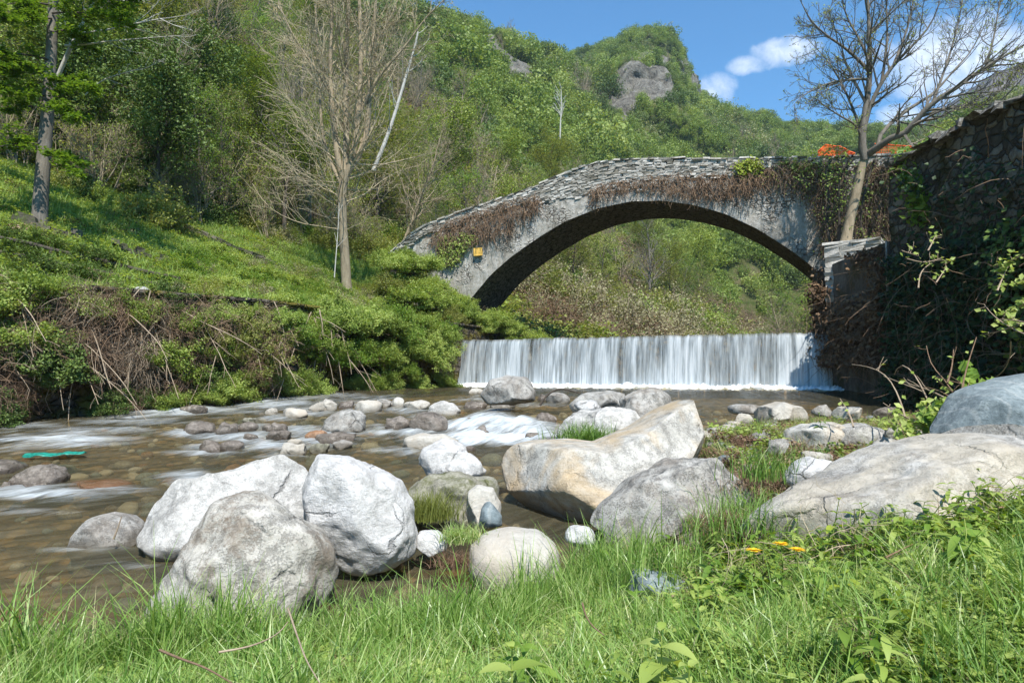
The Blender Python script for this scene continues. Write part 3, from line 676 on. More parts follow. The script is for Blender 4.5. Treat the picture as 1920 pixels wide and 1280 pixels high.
def wall_sheet(name, x, y0, y1, ztop, zbot, thick, m, label, st=.16, amp=.09, cat='wall'):
    ny_, nz_ = int((y1-y0)/st)+2, int(7/st)
    yy = np.linspace(y0, y1, ny_); zt = ztop(yy); s = np.linspace(0,1,nz_)
    Z = zbot + (zt[:,None]-zbot)*s; Y = np.repeat(yy[:,None], nz_, 1); P = np.stack([np.full_like(Y, x), Y, Z], -1)
    def dsp(P): q = P.reshape(-1,3); n = fbm(q*1.1, 4, 2.2, .6); P = P + (n[:,None]*amp*np.array([-1,.2,.25])).reshape(P.shape); return P
    F = dsp(P); Bk = P + np.array([thick,0,0]); kk = 4
    tops = np.stack([dsp(np.stack([np.full_like(yy, x+thick*q/(kk-1)) , yy, zt], -1)) if q < kk-1 else Bk[:,-1] for q in range(kk)], 1); tops[:,0] = F[:,-1]
    ends = []
    Vs = [F, Bk, tops]; Qs = [gridq(ny_,nz_)[:, ::-1], gridq(ny_,nz_), gridq(ny_,kk)[:, ::-1]]
    for e in (0, -1):
        E = np.stack([F[e]*(1-q/5)+Bk[e]*(q/5) for q in range(6)], 0); Vs.append(E); Qs.append(gridq(6,nz_))
    n0 = 0; QQ = []
    for a_, q_ in zip(Vs, Qs): QQ.append(q_+n0); n0 += a_.reshape(-1,3).shape[0]
    return tag(mesh_obj(name, np.concatenate([a_.reshape(-1,3) for a_ in Vs]), np.concatenate(QQ), m, smooth=True), label, cat)
wall_sheet('retaining_wall', 10.0, 1.0, 17.9, lambda y: 5.42+0*y + .12*np.sin(y*3.1)*.4, -1.6, .8, M['rwall'], 'tall dark rubble retaining wall overgrown with ivy along the right bank')
wall_sheet('river_wall', 9.98, 17.93, 22.6, lambda y: 3.50-.035*(y-18), -1.4, 1.1, M['concrete'], 'lower mossy concrete wall in shade beside the waterfall', .12, .06)
# coping stones on the tall wall
a = Acc(); y = 1.0; C=[]; Ls=[]
while y < 17.8: L = rng.uniform(.15,.5); C.append((10.28, y+L/2, 5.45+rng.normal(0,.05))); Ls.append(L*.96); y += L
M['stone_cap'] = material('stone_cap', lambda g: bsdf(g, g.ramp(g.noise(g.pos(), 6, 6, .7), [(.35,(.05,.045,.04)),(.5,(.15,.14,.12)),(.68,(.42,.41,.38))]), .95, .1, g.noise(g.pos(), 11, 5, .7), 1, .04))
n = len(C); V, Q = stone_box(np.array(C), np.array([[[0,1,0.]]]), np.array([[[1.,0,0]]]), np.array([[[0,0,1.]]]), np.array(Ls), rng.uniform(.7,.95,n), rng.uniform(.08,.2,n), .2)
a.add(V, Q, np.repeat(rng.random(n), 6)); cw = a.build('wall_coping', M['stone_cap']); tag(cw, 'row of rough flat stones capping the tall right wall', 'coping stones')
# pale slab-topped end pier between wall and bridge
pr = empty('stone_pier', (10.2, 20.8, 2.4), 'pale stone-slab pier on the low wall in front of the bridge end', 'pier')
V=[];Q=[];a=Acc()
pA, pB = at(1546, 470, 21.3), at(1652, 470, 20.4); pu = unit((pB-pA)*np.array([1,1,0])); pn = np.array([-pu[1], pu[0], 0]); wid = np.linalg.norm((pB-pA)[:2])
z = at(1546,456,21.3)[2]; k = 0
while z > 2.3:
    h = rng.uniform(.10,.17) if k else .09; u = -.05 if k == 0 else 0
    while u < wid - .02:
        L = min(rng.uniform(.35,.9), wid-u+.02); c = pA*np.array([1,1,0]) + pu*(u+L/2) + pn*.45 + np.array([0,0,z-h/2]) - pn*(.05 if k == 0 else 0)
        V, Q = stone_box(c[None], pu[None,None], pn[None,None], np.array([[[0,0,1.]]]), np.array([L*.97]), np.array([1.0]), np.array([h*.95]), .05); a.add(V, Q, rng.uniform(.55,1)); u += L
    z -= h; k += 1
ob = a.build('slab_courses', M['stone_pale']); rel(ob, pr)
# pale drain pipe on the low wall
p0, p1 = at(1651,452,17.85), at(1647,552,17.85); 
P = np.linspace(p0, p1, 12)[None]; P[0,:,0] = 9.86; V, Q = tubes(P, np.full((1,12), .028), 10)
M['pipe'] = material('pipe', lambda g: bsdf(g, g.ramp(g.noise(g.pos(), 8, 4), [(.3,(.28,.26,.22)),(.7,(.5,.48,.44))]), .6, .3))
tag(mesh_obj('drain_pipe', V, Q, M['pipe'], smooth=True), 'thin pale upright pipe on the dark river wall below the pier', 'pipe')

# left bank river wall, mostly hidden by brambles
yy = np.linspace(2, 29.5, 260); zs = np.linspace(0, 1, 24)
cxl = XL(yy); Pw = np.stack([np.repeat((cxl)[:,None],24,1), np.repeat(yy[:,None],24,1), (zw(yy)-.5)[:,None]*(1-zs)+ (1.86)*zs], -1)
nrm = np.array([.8,-.6,0]); q = Pw.reshape(-1,3); Pw = (q + fbm(q*1.6, 4)[:,None]*.10*nrm).reshape(Pw.shape)
capw = np.stack([Pw[:,-1] + nrm*a_ + np.array([0,0,b_]) for a_, b_ in [(0,0),(.06,0),(.06,.10),(-.55,.11),(-.6,-.3)]], 1)
def m_lwall(g):
    p = g.pos(); v = g.voro(g.new('ShaderNodeVectorMath', operation='ADD', i_0=g.scalev(p, (1,1,1.5)), i_1=g.new('ShaderNodeVectorMath', operation='SCALE', i_0=g.new('ShaderNodeTexNoise', i_Vector=p, i_Scale=3.0, i_Detail=5.0).outputs['Color'], i_Scale=.5).outputs[0]).outputs[0], 3.0, 'DISTANCE_TO_EDGE'); n = g.noise(p, 5, 6, .7)
    c = g.ramp(n, [(.35,(.04,.035,.028)),(.65,(.17,.15,.12))]); c = g.mix(g.mapr(v, .06, .015), c, (.02,.017,.013))
    c = g.mix(g.mapr(g.noise(p, 1.1, 5, .7), .48, .58, 0, .9), c, g.ramp(n, [(.3,(.08,.075,.012)),(.7,(.24,.20,.04))]))
    return bsdf(g, c, .92, .1, g.math('ADD', n, g.mapr(v, 0, .12)), 1, .08)
M['lwall'] = material('mossy_wall', m_lwall)
Vw = np.concatenate([Pw.reshape(-1,3), capw.reshape(-1,3)]); Qw = np.concatenate([gridq(260,24)[:, ::-1], gridq(260,5)[:, ::-1]+260*24])
tag(mesh_obj('bank_wall', Vw, Qw, M['lwall'], smooth=True), 'mossy masonry river wall along the left bank under brambles', 'wall')
# ------------------------------------------------------------------ hills
def m_hill(g):
    p = g.pos(); n = g.noise(p, .05, 7, .65); f = g.noise(p, .6, 6, .7); v = g.noise(g.scalev(p, (.25,.25,.09)), 1.0, 7, .75, .8)
    rk = g.ramp(g.math('ADD', g.math('MULTIPLY', v, .6), g.math('MULTIPLY', f, .4)), [(.36,(.07,.065,.055)),(.47,(.20,.185,.155)),(.57,(.32,.30,.255)),(.70,(.46,.435,.39))])
    gr = g.ramp(g.math('ADD', g.math('MULTIPLY', n, .5), g.math('MULTIPLY', f, .5)), [(.38,(.05,.08,.02)),(.5,(.10,.13,.035)),(.62,(.20,.17,.09))])
    c = g.mix(g.attr('rock'), gr, rk)
    return bsdf(g, c, .95, .1, g.math('ADD', g.math('MULTIPLY', v, 1.4), f), 1, 1.6)
M['hill'] = material('hill', m_hill)
def m_hillfar(g):
    p = g.pos(); n = g.noise(p, .012, 8, .7); f = g.noise(p, .08, 6, .7)
    c = g.ramp(g.math('ADD', g.math('MULTIPLY', n, .5), g.math('MULTIPLY', f, .5)), [(.38,(.06,.055,.045)),(.5,(.14,.12,.10)),(.62,(.22,.19,.17))])
    return bsdf(g, c, .95, .1, f, 1, 8)
M['hillfar'] = material('hill_far', m_hillfar)
def in_poly(x, y, poly):
    r = np.zeros(x.shape, bool); n = len(poly)
    for i in range(n):
        x0, y0 = poly[i]; x1, y1 = poly[(i+1) % n]
        c = ((y0 > y) != (y1 > y)) & (x < (x1-x0)*(y-y0)/((y1-y0) or 1e-9)+x0); r ^= c
    return r
def hill(name, label, crest, foot, nu, nv, amp, bulge, m, rocks=(), back=60, sc=.02):
    c = np.array([at(x, y, D) for x, y, D in crest]); f = np.array([at(x, y, D) for x, y, D in foot])
    def rs(P, n):
        s = np.linspace(0, 1, len(P)); t = np.linspace(0, 1, n); return np.stack([np.interp(t, s, P[:,k]) for k in range(3)], 1)
    cu = np.array([p[0] for p in crest], float); fu = np.array([p[0] for p in foot], float)
    t = np.linspace(cu[0], cu[-1], nu); Cc = np.stack([np.interp(t, cu, c[:,k]) for k in range(3)], 1); Ff = np.stack([np.interp(t, fu, f[:,k]) for k in range(3)], 1)
    v = np.linspace(0, 1, nv); P = Cc[:,None]*(1-v[None,:,None]) + Ff[:,None]*v[None,:,None]
    P[...,2] += np.sin(np.pi*v)[None]*bulge*(Cc[:,2]-Ff[:,2])[:,None]
    q = P.reshape(-1,3); n = fbm(q*sc, 6, 2.1, .52).reshape(nu, nv); ridg = (1-np.abs(fbm(q*sc*1.7+5, 4)).reshape(nu,nv)*2)
    wgt = (np.clip(v/.12, .12, 1)*np.clip((1-v)/.1, 0, 1))[None]
    rk = np.zeros((nu, nv)); x, y = to_px(q); x = x.reshape(nu,nv); y = y.reshape(nu,nv)
    jx = fbm(q*.09, 4).reshape(nu,nv)*15; jy = fbm(q*.09+40, 4).reshape(nu,nv)*15
    for po in rocks: rk = np.maximum(rk, in_poly(x+jx, y+jy, po).astype(float))
    P[...,1] -= n*amp*wgt; P[...,2] += ridg*amp*.35*wgt
    P[...,1] -= rk*amp*.12*fbm(q*.12, 5).reshape(nu,nv)
    # back slope
    bk = Cc + np.array([0, back, 0]) - np.array([0,0,1])*(Cc[:,2:3]*.9)
    P = np.concatenate([bk[:,None], (Cc+np.array([0,back*.3,-2]))[:,None], P], 1); rk2 = np.concatenate([np.zeros((nu,2)), rk], 1)
    o = mesh_obj(name, P.reshape(-1,3), gridq(nu, nv+2)[:, ::-1], m, smooth=True, attrs={'rock': rk2.ravel()})
    tag(o, label, 'hill', kind='structure'); return P[:,2:], rk, t
cliffs_b = [[(1165,225),(1145,190),(1150,165),(1200,156),(1245,158),(1262,172),(1264,215),(1248,245),(1220,240),(1200,225),(1185,195)],
            [(1185,150),(1195,128),(1225,124),(1250,138),(1255,155),(1225,155)],[(1138,240),(1145,195),(1170,188),(1200,215),(1205,255),(1180,262)],[(1075,150),(1090,140),(1110,185),(1095,200)],[(1000,130),(1020,140),(1035,170),(1020,178)],
            [(1285,215),(1290,200),(1305,212),(1325,240),(1318,248)],[(1290,270),(1300,255),(1335,268),(1345,280)],[(1268,140),(1284,142),(1302,175),(1312,205),(1298,200),(1280,165)]]
cliffs_a = [[(882,60),(892,52),(925,70),(930,100),(960,130),(1000,150),(1008,175),(985,180),(960,160),(925,125),(905,100)],[(1060,140),(1068,135),(1085,160),(1082,172),(1072,165)],[(985,55),(992,65),(990,80)]]
HA, RA, _ = hill('ridge_hill', 'wooded ridge falling toward the valley behind the bridge',
    [(500,-90,150),(700,-20,165),(800,25,175),(860,48,185),(890,58,190),(930,72,205),(980,92,230),(1030,112,255),(1075,130,280),(1110,148,300),(1180,190,320),(1300,240,330),(1420,260,330)],
    [(500,520,60),(800,560,70),(1000,590,85),(1200,610,100),(1420,620,110)], 220, 90, 11, .02, M['hill'], cliffs_a)
HB, RB, _ = hill('peak_hill', 'steep rocky peak with cliffs and woods behind the bridge',
    [(1000,165,420),(1050,145,410),(1090,132,400),(1110,120,395),(1140,105,390),(1165,92,388),(1195,84,385),(1222,85,385),(1248,96,385),(1268,115,385),(1284,142,385),(1300,176,385),(1314,202,385),(1345,220,380),(1400,234,380),(1480,246,370),(1560,254,360),(1650,258,350),(1740,268,340),(1830,275,330),(2100,300,320)],
    [(1000,580,110),(1300,600,120),(1600,600,130),(2100,600,140)], 320, 130, 20, .06, M['hill'], cliffs_b)
HC, RC, _ = hill('far_mountain', 'distant brown mountain slope at the far right',
    [(1600,320,900),(1690,292,880),(1735,252,860),(1775,225,850),(1800,195,840),(1835,160,830),(1870,135,820),(1920,118,800),(2100,40,780),(2500,-80,760)],
    [(1600,560,400),(1900,560,400),(2500,560,400)], 120, 60, 40, .0, M['hillfar'], sc=.006, back=300)
HD, RD, _ = hill('near_slope', 'scrubby slope rising behind the right wall',
    [(1700,292,190),(1760,262,185),(1800,228,180),(1860,200,175),(1925,178,170),(2100,120,160),(2500,60,150)],
    [(1700,520,60),(1900,520,50),(2500,520,45)], 100, 50, 4, .0, M['hill'], sc=.03)

# ------------------------------------------------------------------ far woods as a mass of crowns
def crown_proto(m, n=1900, r=1.0, seed=0, ls=.078, drop=.75):
    k = 26; c = unit(rng.normal(size=(k,3)))*rng.uniform(.35,.8,(k,1)); c[:,2] = c[:,2]*.8; cr = rng.uniform(.22,.42,k)
    i = rng.integers(0, k, n); d = unit(rng.normal(size=(n,3))); P = c[i]+d*cr[i][:,None]*rng.uniform(.6,1,(n,1)); P[:,2] = P[:,2]*1.0+.55
    V, Q = leaves(P, ls, d*.9, .9); rr = np.clip(.5+.25*rng.normal(size=n)+.2*(np.repeat(rng.normal(size=k),1)[i]), 0, 1)
    return mesh_obj('crown', V, Q, m, rnd=rr, link=False)
def bare_proto(m, n0=7, seed=0, leafm=None):
    P0 = grow(np.zeros((1,3)), np.array([[.05,0,1.]]), np.array([1.25]), 7, .05); R0 = .03*np.linspace(1,.3,7)[None]
    a, ar = kids(P0, R0, 16, .25, 1, (25,60), (.35,.6), 5, .12, (0,0,.3)); b, brr = kids(a, ar, 7, .2, 1, (25,60), (.4,.7), 4, .15, (0,0,.2), rr=.7)
    A = Acc()
    for p_, r_, s_ in ((P0,R0,4),(a,ar,3),(b,np.maximum(brr,.004),3)): V, Q = tubes(p_, r_, s_); A.add(V, Q)
    return A.build('bare', m, link=False)
far_protos = [crown_proto(M['leaf_far']) for _ in range(4)] + [crown_proto(M['leaf_fardark']) for _ in range(2)] + [crown_proto(M['leaf_farpale'], 320) for _ in range(2)] + [bare_proto(M['bark_tan'])]
def wood(name, label, H, RK, spacing, size, weights, edge=True, mask=None):
    nu, nv, _ = H.shape; pu_, pv_ = H[1:,:]-H[:-1,:], H[:,1:]-H[:,:-1]
    area = np.linalg.norm(np.cross(pu_[:,:-1], pv_[:-1]), axis=2); cnt = area/(spacing**2); k = rng.poisson(cnt)
    i, j = np.nonzero(k); rep = k[i,j]; i = np.repeat(i, rep); j = np.repeat(j, rep); a, b = rng.random(len(i)), rng.random(len(i))
    P = H[i,j]*((1-a)*(1-b))[:,None]+H[i+1,j]*(a*(1-b))[:,None]+H[i,j+1]*((1-a)*b)[:,None]+H[i+1,j+1]*(a*b)[:,None]
    rock = RK[i,j]; x, y = to_px(P); ok = (rock < .5) & (x > -80) & (x < 2010) & (y > -120) & (y < 690)
    ok |= (rock > .5) & (rng.random(len(i)) < .6) & (fbm(P*np.array([.03,.03,.12]), 3) > .10)
    if mask is not None: ok &= mask(x, y, P)
    P = P[ok]; n = len(P); clus = fbm(P*.018, 3); sm_ = fbm(P*.05+9, 2)
    s = size*np.clip(rng.lognormal(-.12,.38,n),.4,1.9)*(1+.6*sm_)*np.where(rock[ok] > .5, .40, 1); wts = np.array(weights, float); wts /= wts.sum(); cum = np.cumsum(wts)
    q = np.clip(.46+clus*1.1+rng.normal(0,.27,n)+.42*smoothstep(-to_px(P)[0], -1010, -800)*(label.startswith('fresh')), 0, .999); idx = np.searchsorted(cum, q)
    P = P - np.array([0,0,1])*(s*.25)[:,None]
    return scatter(name, P, np.stack([rng.normal(0,.12,n), rng.normal(0,.12,n), rng.uniform(0,6.28,n)],1), np.stack([s*rng.uniform(.9,1.2,n), s*rng.uniform(.9,1.2,n), s*rng.uniform(.85,1.25,n)],1), np.clip(idx,0,8), far_protos if name == 'woods' else [p.copy() for p in far_protos], label, 'woods'), n
_, n1_ = wood('woods', 'fresh green woods covering the ridge behind the bridge', HA, RA, 3.9, 3.4, [3,3,3,3,2.2,2.2,2.2,2.2,1.6])
_, n2_ = wood('peak_woods', 'green woods covering the rocky peak and its shoulders', HB, RB, 3.6, 2.9, [3,3,3,3,3,3,2.2,2.2,1.4])
_, n3_ = wood('slope_scrub', 'scrub and small trees on the slope behind the right wall', HD, RD, 4.6, 3.0, [2,2,1,1,1,1,3,3,2.5])
print('far crowns', n1_, n2_, n3_)
# ------------------------------------------------------------------ boulders and stones, each its own thing
import bmesh
_ico = {}
def ico(sub):
    if sub not in _ico:
        bm = bmesh.new(); bmesh.ops.create_icosphere(bm, subdivisions=sub, radius=1); bm.verts.ensure_lookup_table()
        _ico[sub] = (np.array([v.co[:] for v in bm.verts]), np.array([[v.index for v in f.verts] for f in bm.faces])); bm.free()
    return _ico[sub]
def rock(label, outline, D, m, depth=None, sub=5, rough=1.0, p=.75, tiltd=0.0, name='boulder', cat='rock', group=None, front=1.0, facets=7, seed=None, wl=True, crack=None):
    """outline: seen contour of the stone (pixels) at distance D; it gets its own thickness along the view"""
    O = np.array(outline, float); r_ = np.random.default_rng(int(O[0,0]*7+O[0,1]*3) if seed is None else seed)
    c = (O.min(0)+O.max(0))/2; C = at(c[0], c[1], D); Pw = np.array([at(x, y, D) for x, y in O]); L = Pw-C; L = L[:, [0,2]]
    d, F = ico(sub); d = d.copy()
    q = r_.normal(size=(3,3)); q, _ = np.linalg.qr(q)
    phi = np.arctan2(d[:,2], d[:,0])
    # radial function of the contour
    n = 256; ang = np.linspace(-np.pi, np.pi, n, endpoint=False); rad = np.zeros(n)
    for i in range(len(L)):
        a, b = L[i], L[(i+1) % len(L)]; e = b-a
        den = np.cos(ang)*e[1]-np.sin(ang)*e[0]; t = (a[0]*e[1]-a[1]*e[0])/np.where(np.abs(den) < 1e-9, 1e-9, den)
        s = np.where(np.abs(den) < 1e-9, -1, (a[0]*np.sin(ang)-a[1]*np.cos(ang))/np.where(np.abs(den) < 1e-9, 1e-9, den))
        ok = (t > 0) & (s >= -1e-6) & (s <= 1+1e-6); rad = np.maximum(rad, np.where(ok, t, 0))
    k = np.hanning(9); k /= k.sum(); rad = np.convolve(np.r_[rad[-4:], rad, rad[:4]], k, 'valid')
    rr = np.interp(phi, np.r_[ang, np.pi], np.r_[rad, rad[0]]); w = np.hypot(d[:,0], d[:,2]); size = (L.max(0)-L.min(0)).max()
    if depth is None: depth = .8*size
    ww = w**p; V = np.stack([rr*np.cos(phi)*ww, d[:,1]*depth*.5*(1-.0*w), rr*np.sin(phi)*ww], 1)
    ty = V[:,2]*tiltd; V[:,1] += ty; V[:,0] += (V[:,0]+C[0])*ty/D; V[:,2] += (V[:,2]+C[2])*ty/D      # the outline is measured where each part really stands
    # broken faces: cut with random planes, then weather
    cutf = .9 if facets < 12 else 1.0
    for _ in range(facets):
        nn = unit(r_.normal(size=3)*np.array([.6,1,.6])+np.array([0,-.55 if facets < 12 else -.8,.25])); h = V@nn; lim = np.quantile(h, r_.uniform(.90,.98) if facets < 12 else r_.uniform(.84,.965)); o_ = np.maximum(h-lim, 0)
        V = V - nn*(o_*cutf)[:,None]
    off = r_.uniform(0,60,3); nrm = unit(V)
    V = V + nrm*((fbm(V*(1.6/size*1.2)+off, 3)*.085 + fbm(V*(6/size)+off+9, 5, 2.1, .55)*.024 + (-np.abs(fbm(V*(3.2/size)+off+20, 4))+.2)*.042)*size*rough)[:,None]
    if crack:
        a0 = crack[0]; e_ = np.exp(-((V[:,0]-a0-fbm(np.stack([V[:,2]*3, V[:,2]*0, V[:,2]*0+1],1), 3)*.10)/.022)**2)*smoothstep(-V[:,2], -crack[1], .1)*(V[:,1] < 0); V[:,1] += e_*.09
    P = V + C
    wat = zw(P[:,1]) if wl else np.full(len(P), -99)
    wlv = np.clip(1-(P[:,2]-wat-.015)/(.08+.05*size), 0, 1) if wl else np.zeros(len(P))
    o = mesh_obj(name, V, F, m, smooth=True, attrs={'wl': wlv}); o.location = [float(x) for x in C]
    return tag(o, label, cat, group)
def ell(x0, x1, y0, y1, seed=0, sink=.35, n=22, flatb=True):
    r_ = np.random.default_rng(seed+int(x0)*13+int(y0)); cx, cy, a, b = (x0+x1)/2, (y0+y1)/2, (x1-x0)/2, (y1-y0)/2
    t = np.linspace(0, 2*np.pi, n, endpoint=False); ph = r_.uniform(0, 6.28, 4)
    q = 1+.07*np.sin(2*t+ph[0])+.06*np.sin(3*t+ph[1])+.035*np.sin(5*t+ph[2])
    e = 2/2.5; x = cx+a*q*np.sign(np.cos(t))*np.abs(np.cos(t))**e; y = cy-b*q*np.sign(np.sin(t))*np.abs(np.sin(t))**e
    y = np.where(y > cy, cy+(y-cy)*(1+2*sink), y); return list(zip(x, y))
M['rock_slabgrey'] = rockmat('rock_slabgrey', (.27,.265,.245), (.45,.44,.41), (.60,.59,.56), .6, warm=(.48,.43,.34), lichen=.5, cracks=1.0)
RW, RC_, RL, RG, RT, RS, RM, RB_, RWT, RR, RMO = (M['rock_'+k] for k in ('white','chalk','lichen','grey','tan','slab','smooth','blue','wet','rust','moss'))
rock('long whitish boulder lying in the water behind the front spotted one', [(255,950),(275,915),(300,903),(350,900),(390,888),(425,880),(470,860),(520,853),(560,866),(580,890),(582,960),(560,1010),(500,1040),(400,1050),(330,1066),(290,1055),(265,1015)], 6.6, RW, 1.0, 6, .85, facets=12)
rock('big egg-shaped chalk-white boulder, brightest of the heap', [(572,930),(575,880),(598,850),(640,853),(700,873),(748,903),(772,945),(782,1000),(772,1042),(735,1066),(690,1072),(640,1055),(600,1020),(578,985)], 5.95, RC_, .95, 6, .8, p=.7)
rock('large lichen-spotted boulder with a vertical crack, nearest the grass', [(262,1190),(285,1130),(325,1065),(372,995),(412,948),(452,927),(505,930),(556,962),(600,992),(624,1035),(630,1085),(612,1130),(560,1165),(440,1180),(330,1205)], 5.0, RL, .95, 6, 1.0, p=.72, tiltd=.25, crack=(-.03,.15))
rock('smooth rounded beige boulder half sunk in the grass', [(876,1060),(882,1025),(905,1003),(955,993),(1010,997),(1042,1020),(1052,1060),(1040,1110),(960,1130),(895,1115)], 5.85, RM, .8, 5, .35, facets=2, p=.6)
rock('huge slanting slab with an orange-stained flat face in the middle of the bank', [(925,905),(932,868),(948,840),(985,829),(1060,826),(1120,834),(1200,800),(1262,757),(1312,741),(1345,739),(1372,765),(1384,800),(1376,842),(1335,888),(1250,945),(1180,985),(1120,1000),(1050,1002),(990,995),(958,970),(938,940)], 8.0, RS, 2.0, 6, .38, tiltd=1.0, p=.40, facets=16)
rock('dark-speckled grey boulder leaning on the orange-stained slab', [(1100,985),(1130,948),(1180,900),(1250,862),(1310,840),(1380,833),(1430,850),(1440,900),(1410,970),(1330,1020),(1250,1035),(1150,1020)], 6.6, RG, 1.1, 6, .9, tiltd=.5, p=.55, facets=14)
rock('long low pale slab running into the grass at the right', [(1385,1050),(1415,990),(1468,930),(1535,905),(1600,880),(1700,830),(1790,818),(1900,824),(2010,850),(2060,950),(1960,1010),(1800,1020),(1650,1040),(1560,1060),(1450,1075)], 5.1, M['rock_slabgrey'], 1.7, 6, .75, tiltd=.9, p=.5, facets=14, wl=False)
rock('blue-grey angular block at the right edge', [(1742,800),(1760,772),(1812,748),(1862,724),(1925,702),(2060,682),(2120,790),(2050,870),(1930,858),(1850,842),(1762,828)], 6.6, RB_, 1.5, 6, .4, tiltd=.8, p=.42, facets=22, wl=False)
rock('crumbly chalk-white chunk perched behind the egg-shaped boulder', [(785,860),(798,840),(822,832),(850,827),(882,838),(906,857),(914,882),(893,905),(850,905),(800,890)], 7.9, RC_, .75, 5, 1.8, facets=8)
rock('brown mossy rock under the chalk-white chunk', [(762,925),(790,890),(830,880),(880,890),(930,905),(935,960),(900,990),(800,985),(765,960)], 7.2, RMO, .9, 5, 1.4)
rock('rounded grey boulder in front of the waterfall', [(903,740),(918,712),(950,702),(988,709),(1006,733),(1003,752),(960,760),(915,758)], 14.8, RG, 1.5, 5, .6)
rock('grey block standing in midstream', [(605,806),(612,780),(640,768),(668,766),(684,780),(684,808),(660,818),(620,818)], D_at(811)+.2, RG, .8, 5, .8)
rock('wet brown mossy stone beside the small cascade', [(768,812),(770,788),(786,775),(815,773),(838,785),(842,808),(820,818),(785,818)], D_at(813)+.3, RWT, .7, 5, .9)
rock('pinkish flat-topped stone between the cascade and the white boulders', [(754,840),(758,820),(785,812),(830,813),(858,825),(862,845),(820,858),(765,855)], D_at(842)+.3, RM, .8, 5, .5)
rock('whitish domed stone above the brown mossy one', [(802,775),(808,760),(830,751),(850,755),(863,770),(862,785),(830,790),(805,787)], D_at(779)+.3, RW, .8, 5, .6)
rock('spotted stone with a twig on it, alone in the water at the left', [(145,1022),(155,995),(175,970),(205,961),(235,968),(260,990),(268,1020),(262,1045),(200,1050),(150,1045)], D_at(1030)+.3, RG, .75, 5, .6)
rock('wet brown stone near the left edge of the river', [(22,915),(40,885),(75,872),(105,878),(122,895),(115,918),(70,930),(30,928)], D_at(918)+.3, RWT, .7, 5, 1.1)
rock('dark wet rock cut by the left edge of the picture', ell(-40,38,864,892), D_at(890)+.3, RWT, .8, 4, 1.2)
rock('orange-brown stone barely submerged near the left edge', ell(120,248,900,918,sink=.6), D_at(916)+.3, RR, .8, 4, .8)
rock('grey rock pile behind the grass tuft', [(1040,828),(1058,785),(1095,768),(1150,762),(1200,772),(1235,790),(1240,820),(1180,850),(1080,850)], 10.6, RW, 1.5, 6, 1.2)
rock('pitted conglomerate chunk behind the orange-stained slab', [(1150,770),(1165,745),(1190,734),(1230,731),(1256,745),(1262,765),(1245,792),(1200,800),(1160,795)], 10.9, RG, 1.0, 5, 1.7)
rock('grey angular rock left of the pitted chunk', [(1068,758),(1090,738),(1140,732),(1185,738),(1190,765),(1130,775),(1075,772)], 12.4, RG, 1.2, 5, 1.0)
rock('small bright white stone among grey rocks', ell(1078,1131,750,770), 11.4, RC_, .5, 4, .6)
rock('small grey stone below the rounded boulder at the waterfall', ell(921,965,744,767), D_at(766)+.2, RG, .6, 4, .8)
rock('grey stone right of the rounded boulder at the waterfall', ell(1023,1066,736,757), D_at(757)+.2, RG, .7, 4, .9)
rock('mossy rock at the foot of the left bank', [(395,750),(400,735),(430,729),(465,736),(470,750),(440,758)], D_at(753)+.2, RMO, .9, 4, 1.0)
rock('beige stone wedged below the big slab', [(872,965),(878,920),(895,908),(925,915),(940,945),(935,985),(900,995)], 6.9, RM, .5, 5, .7, facets=6)
rock('small pointed blue-white stone below the big slab', [(898,975),(905,945),(918,940),(940,965),(942,985),(915,992)], 6.6, RB_, .3, 4, .6, facets=8)
rock('flat white plate of rock beside the egg-shaped boulder', [(780,1020),(785,998),(820,995),(838,1008),(838,1030),(810,1042)], 6.1, RC_, .4, 4, .6, facets=8, p=.5)
rock('bluish broken stone in the grass below the speckled boulder', [(1178,1095),(1190,1070),(1225,1072),(1265,1078),(1300,1095),(1300,1135),(1240,1140),(1185,1125)], 4.9, RB_, .5, 5, 1.0, facets=9, wl=False)
rock('small white stone at the foot of the speckled boulder', ell(1060,1115,985,1015), 6.1, RC_, .3, 4, .8)
rock('pale domed stone beyond the speckled boulder on the gravel', [(1408,780),(1430,762),(1460,752),(1495,760),(1515,775),(1510,792),(1450,795),(1415,792)], 11.8, RT, 1.0, 5, .6)
rock('flat grey stone at the water on the right', ell(1366,1428,757,772), 12.8, RG, .7, 4, .8)
rock('orange-tinted broken slab on the right bank', [(1465,832),(1475,805),(1510,793),(1570,790),(1600,805),(1598,835),(1540,850),(1480,848)], 8.9, RS, .9, 5, .9, facets=8, wl=False)
rock('grey-white cracked slab on the right bank', [(1552,830),(1565,800),(1610,792),(1650,805),(1662,832),(1610,848),(1560,845)], 8.7, RG, .8, 5, .9, facets=8, wl=False)
rock('white stone tucked behind the long low slab', [(1470,905),(1482,872),(1520,857),(1560,865),(1580,888),(1560,912),(1500,918)], 6.3, RC_, .5, 5, .9, wl=False)
G_ = 'small stones breaking the surface of the river'
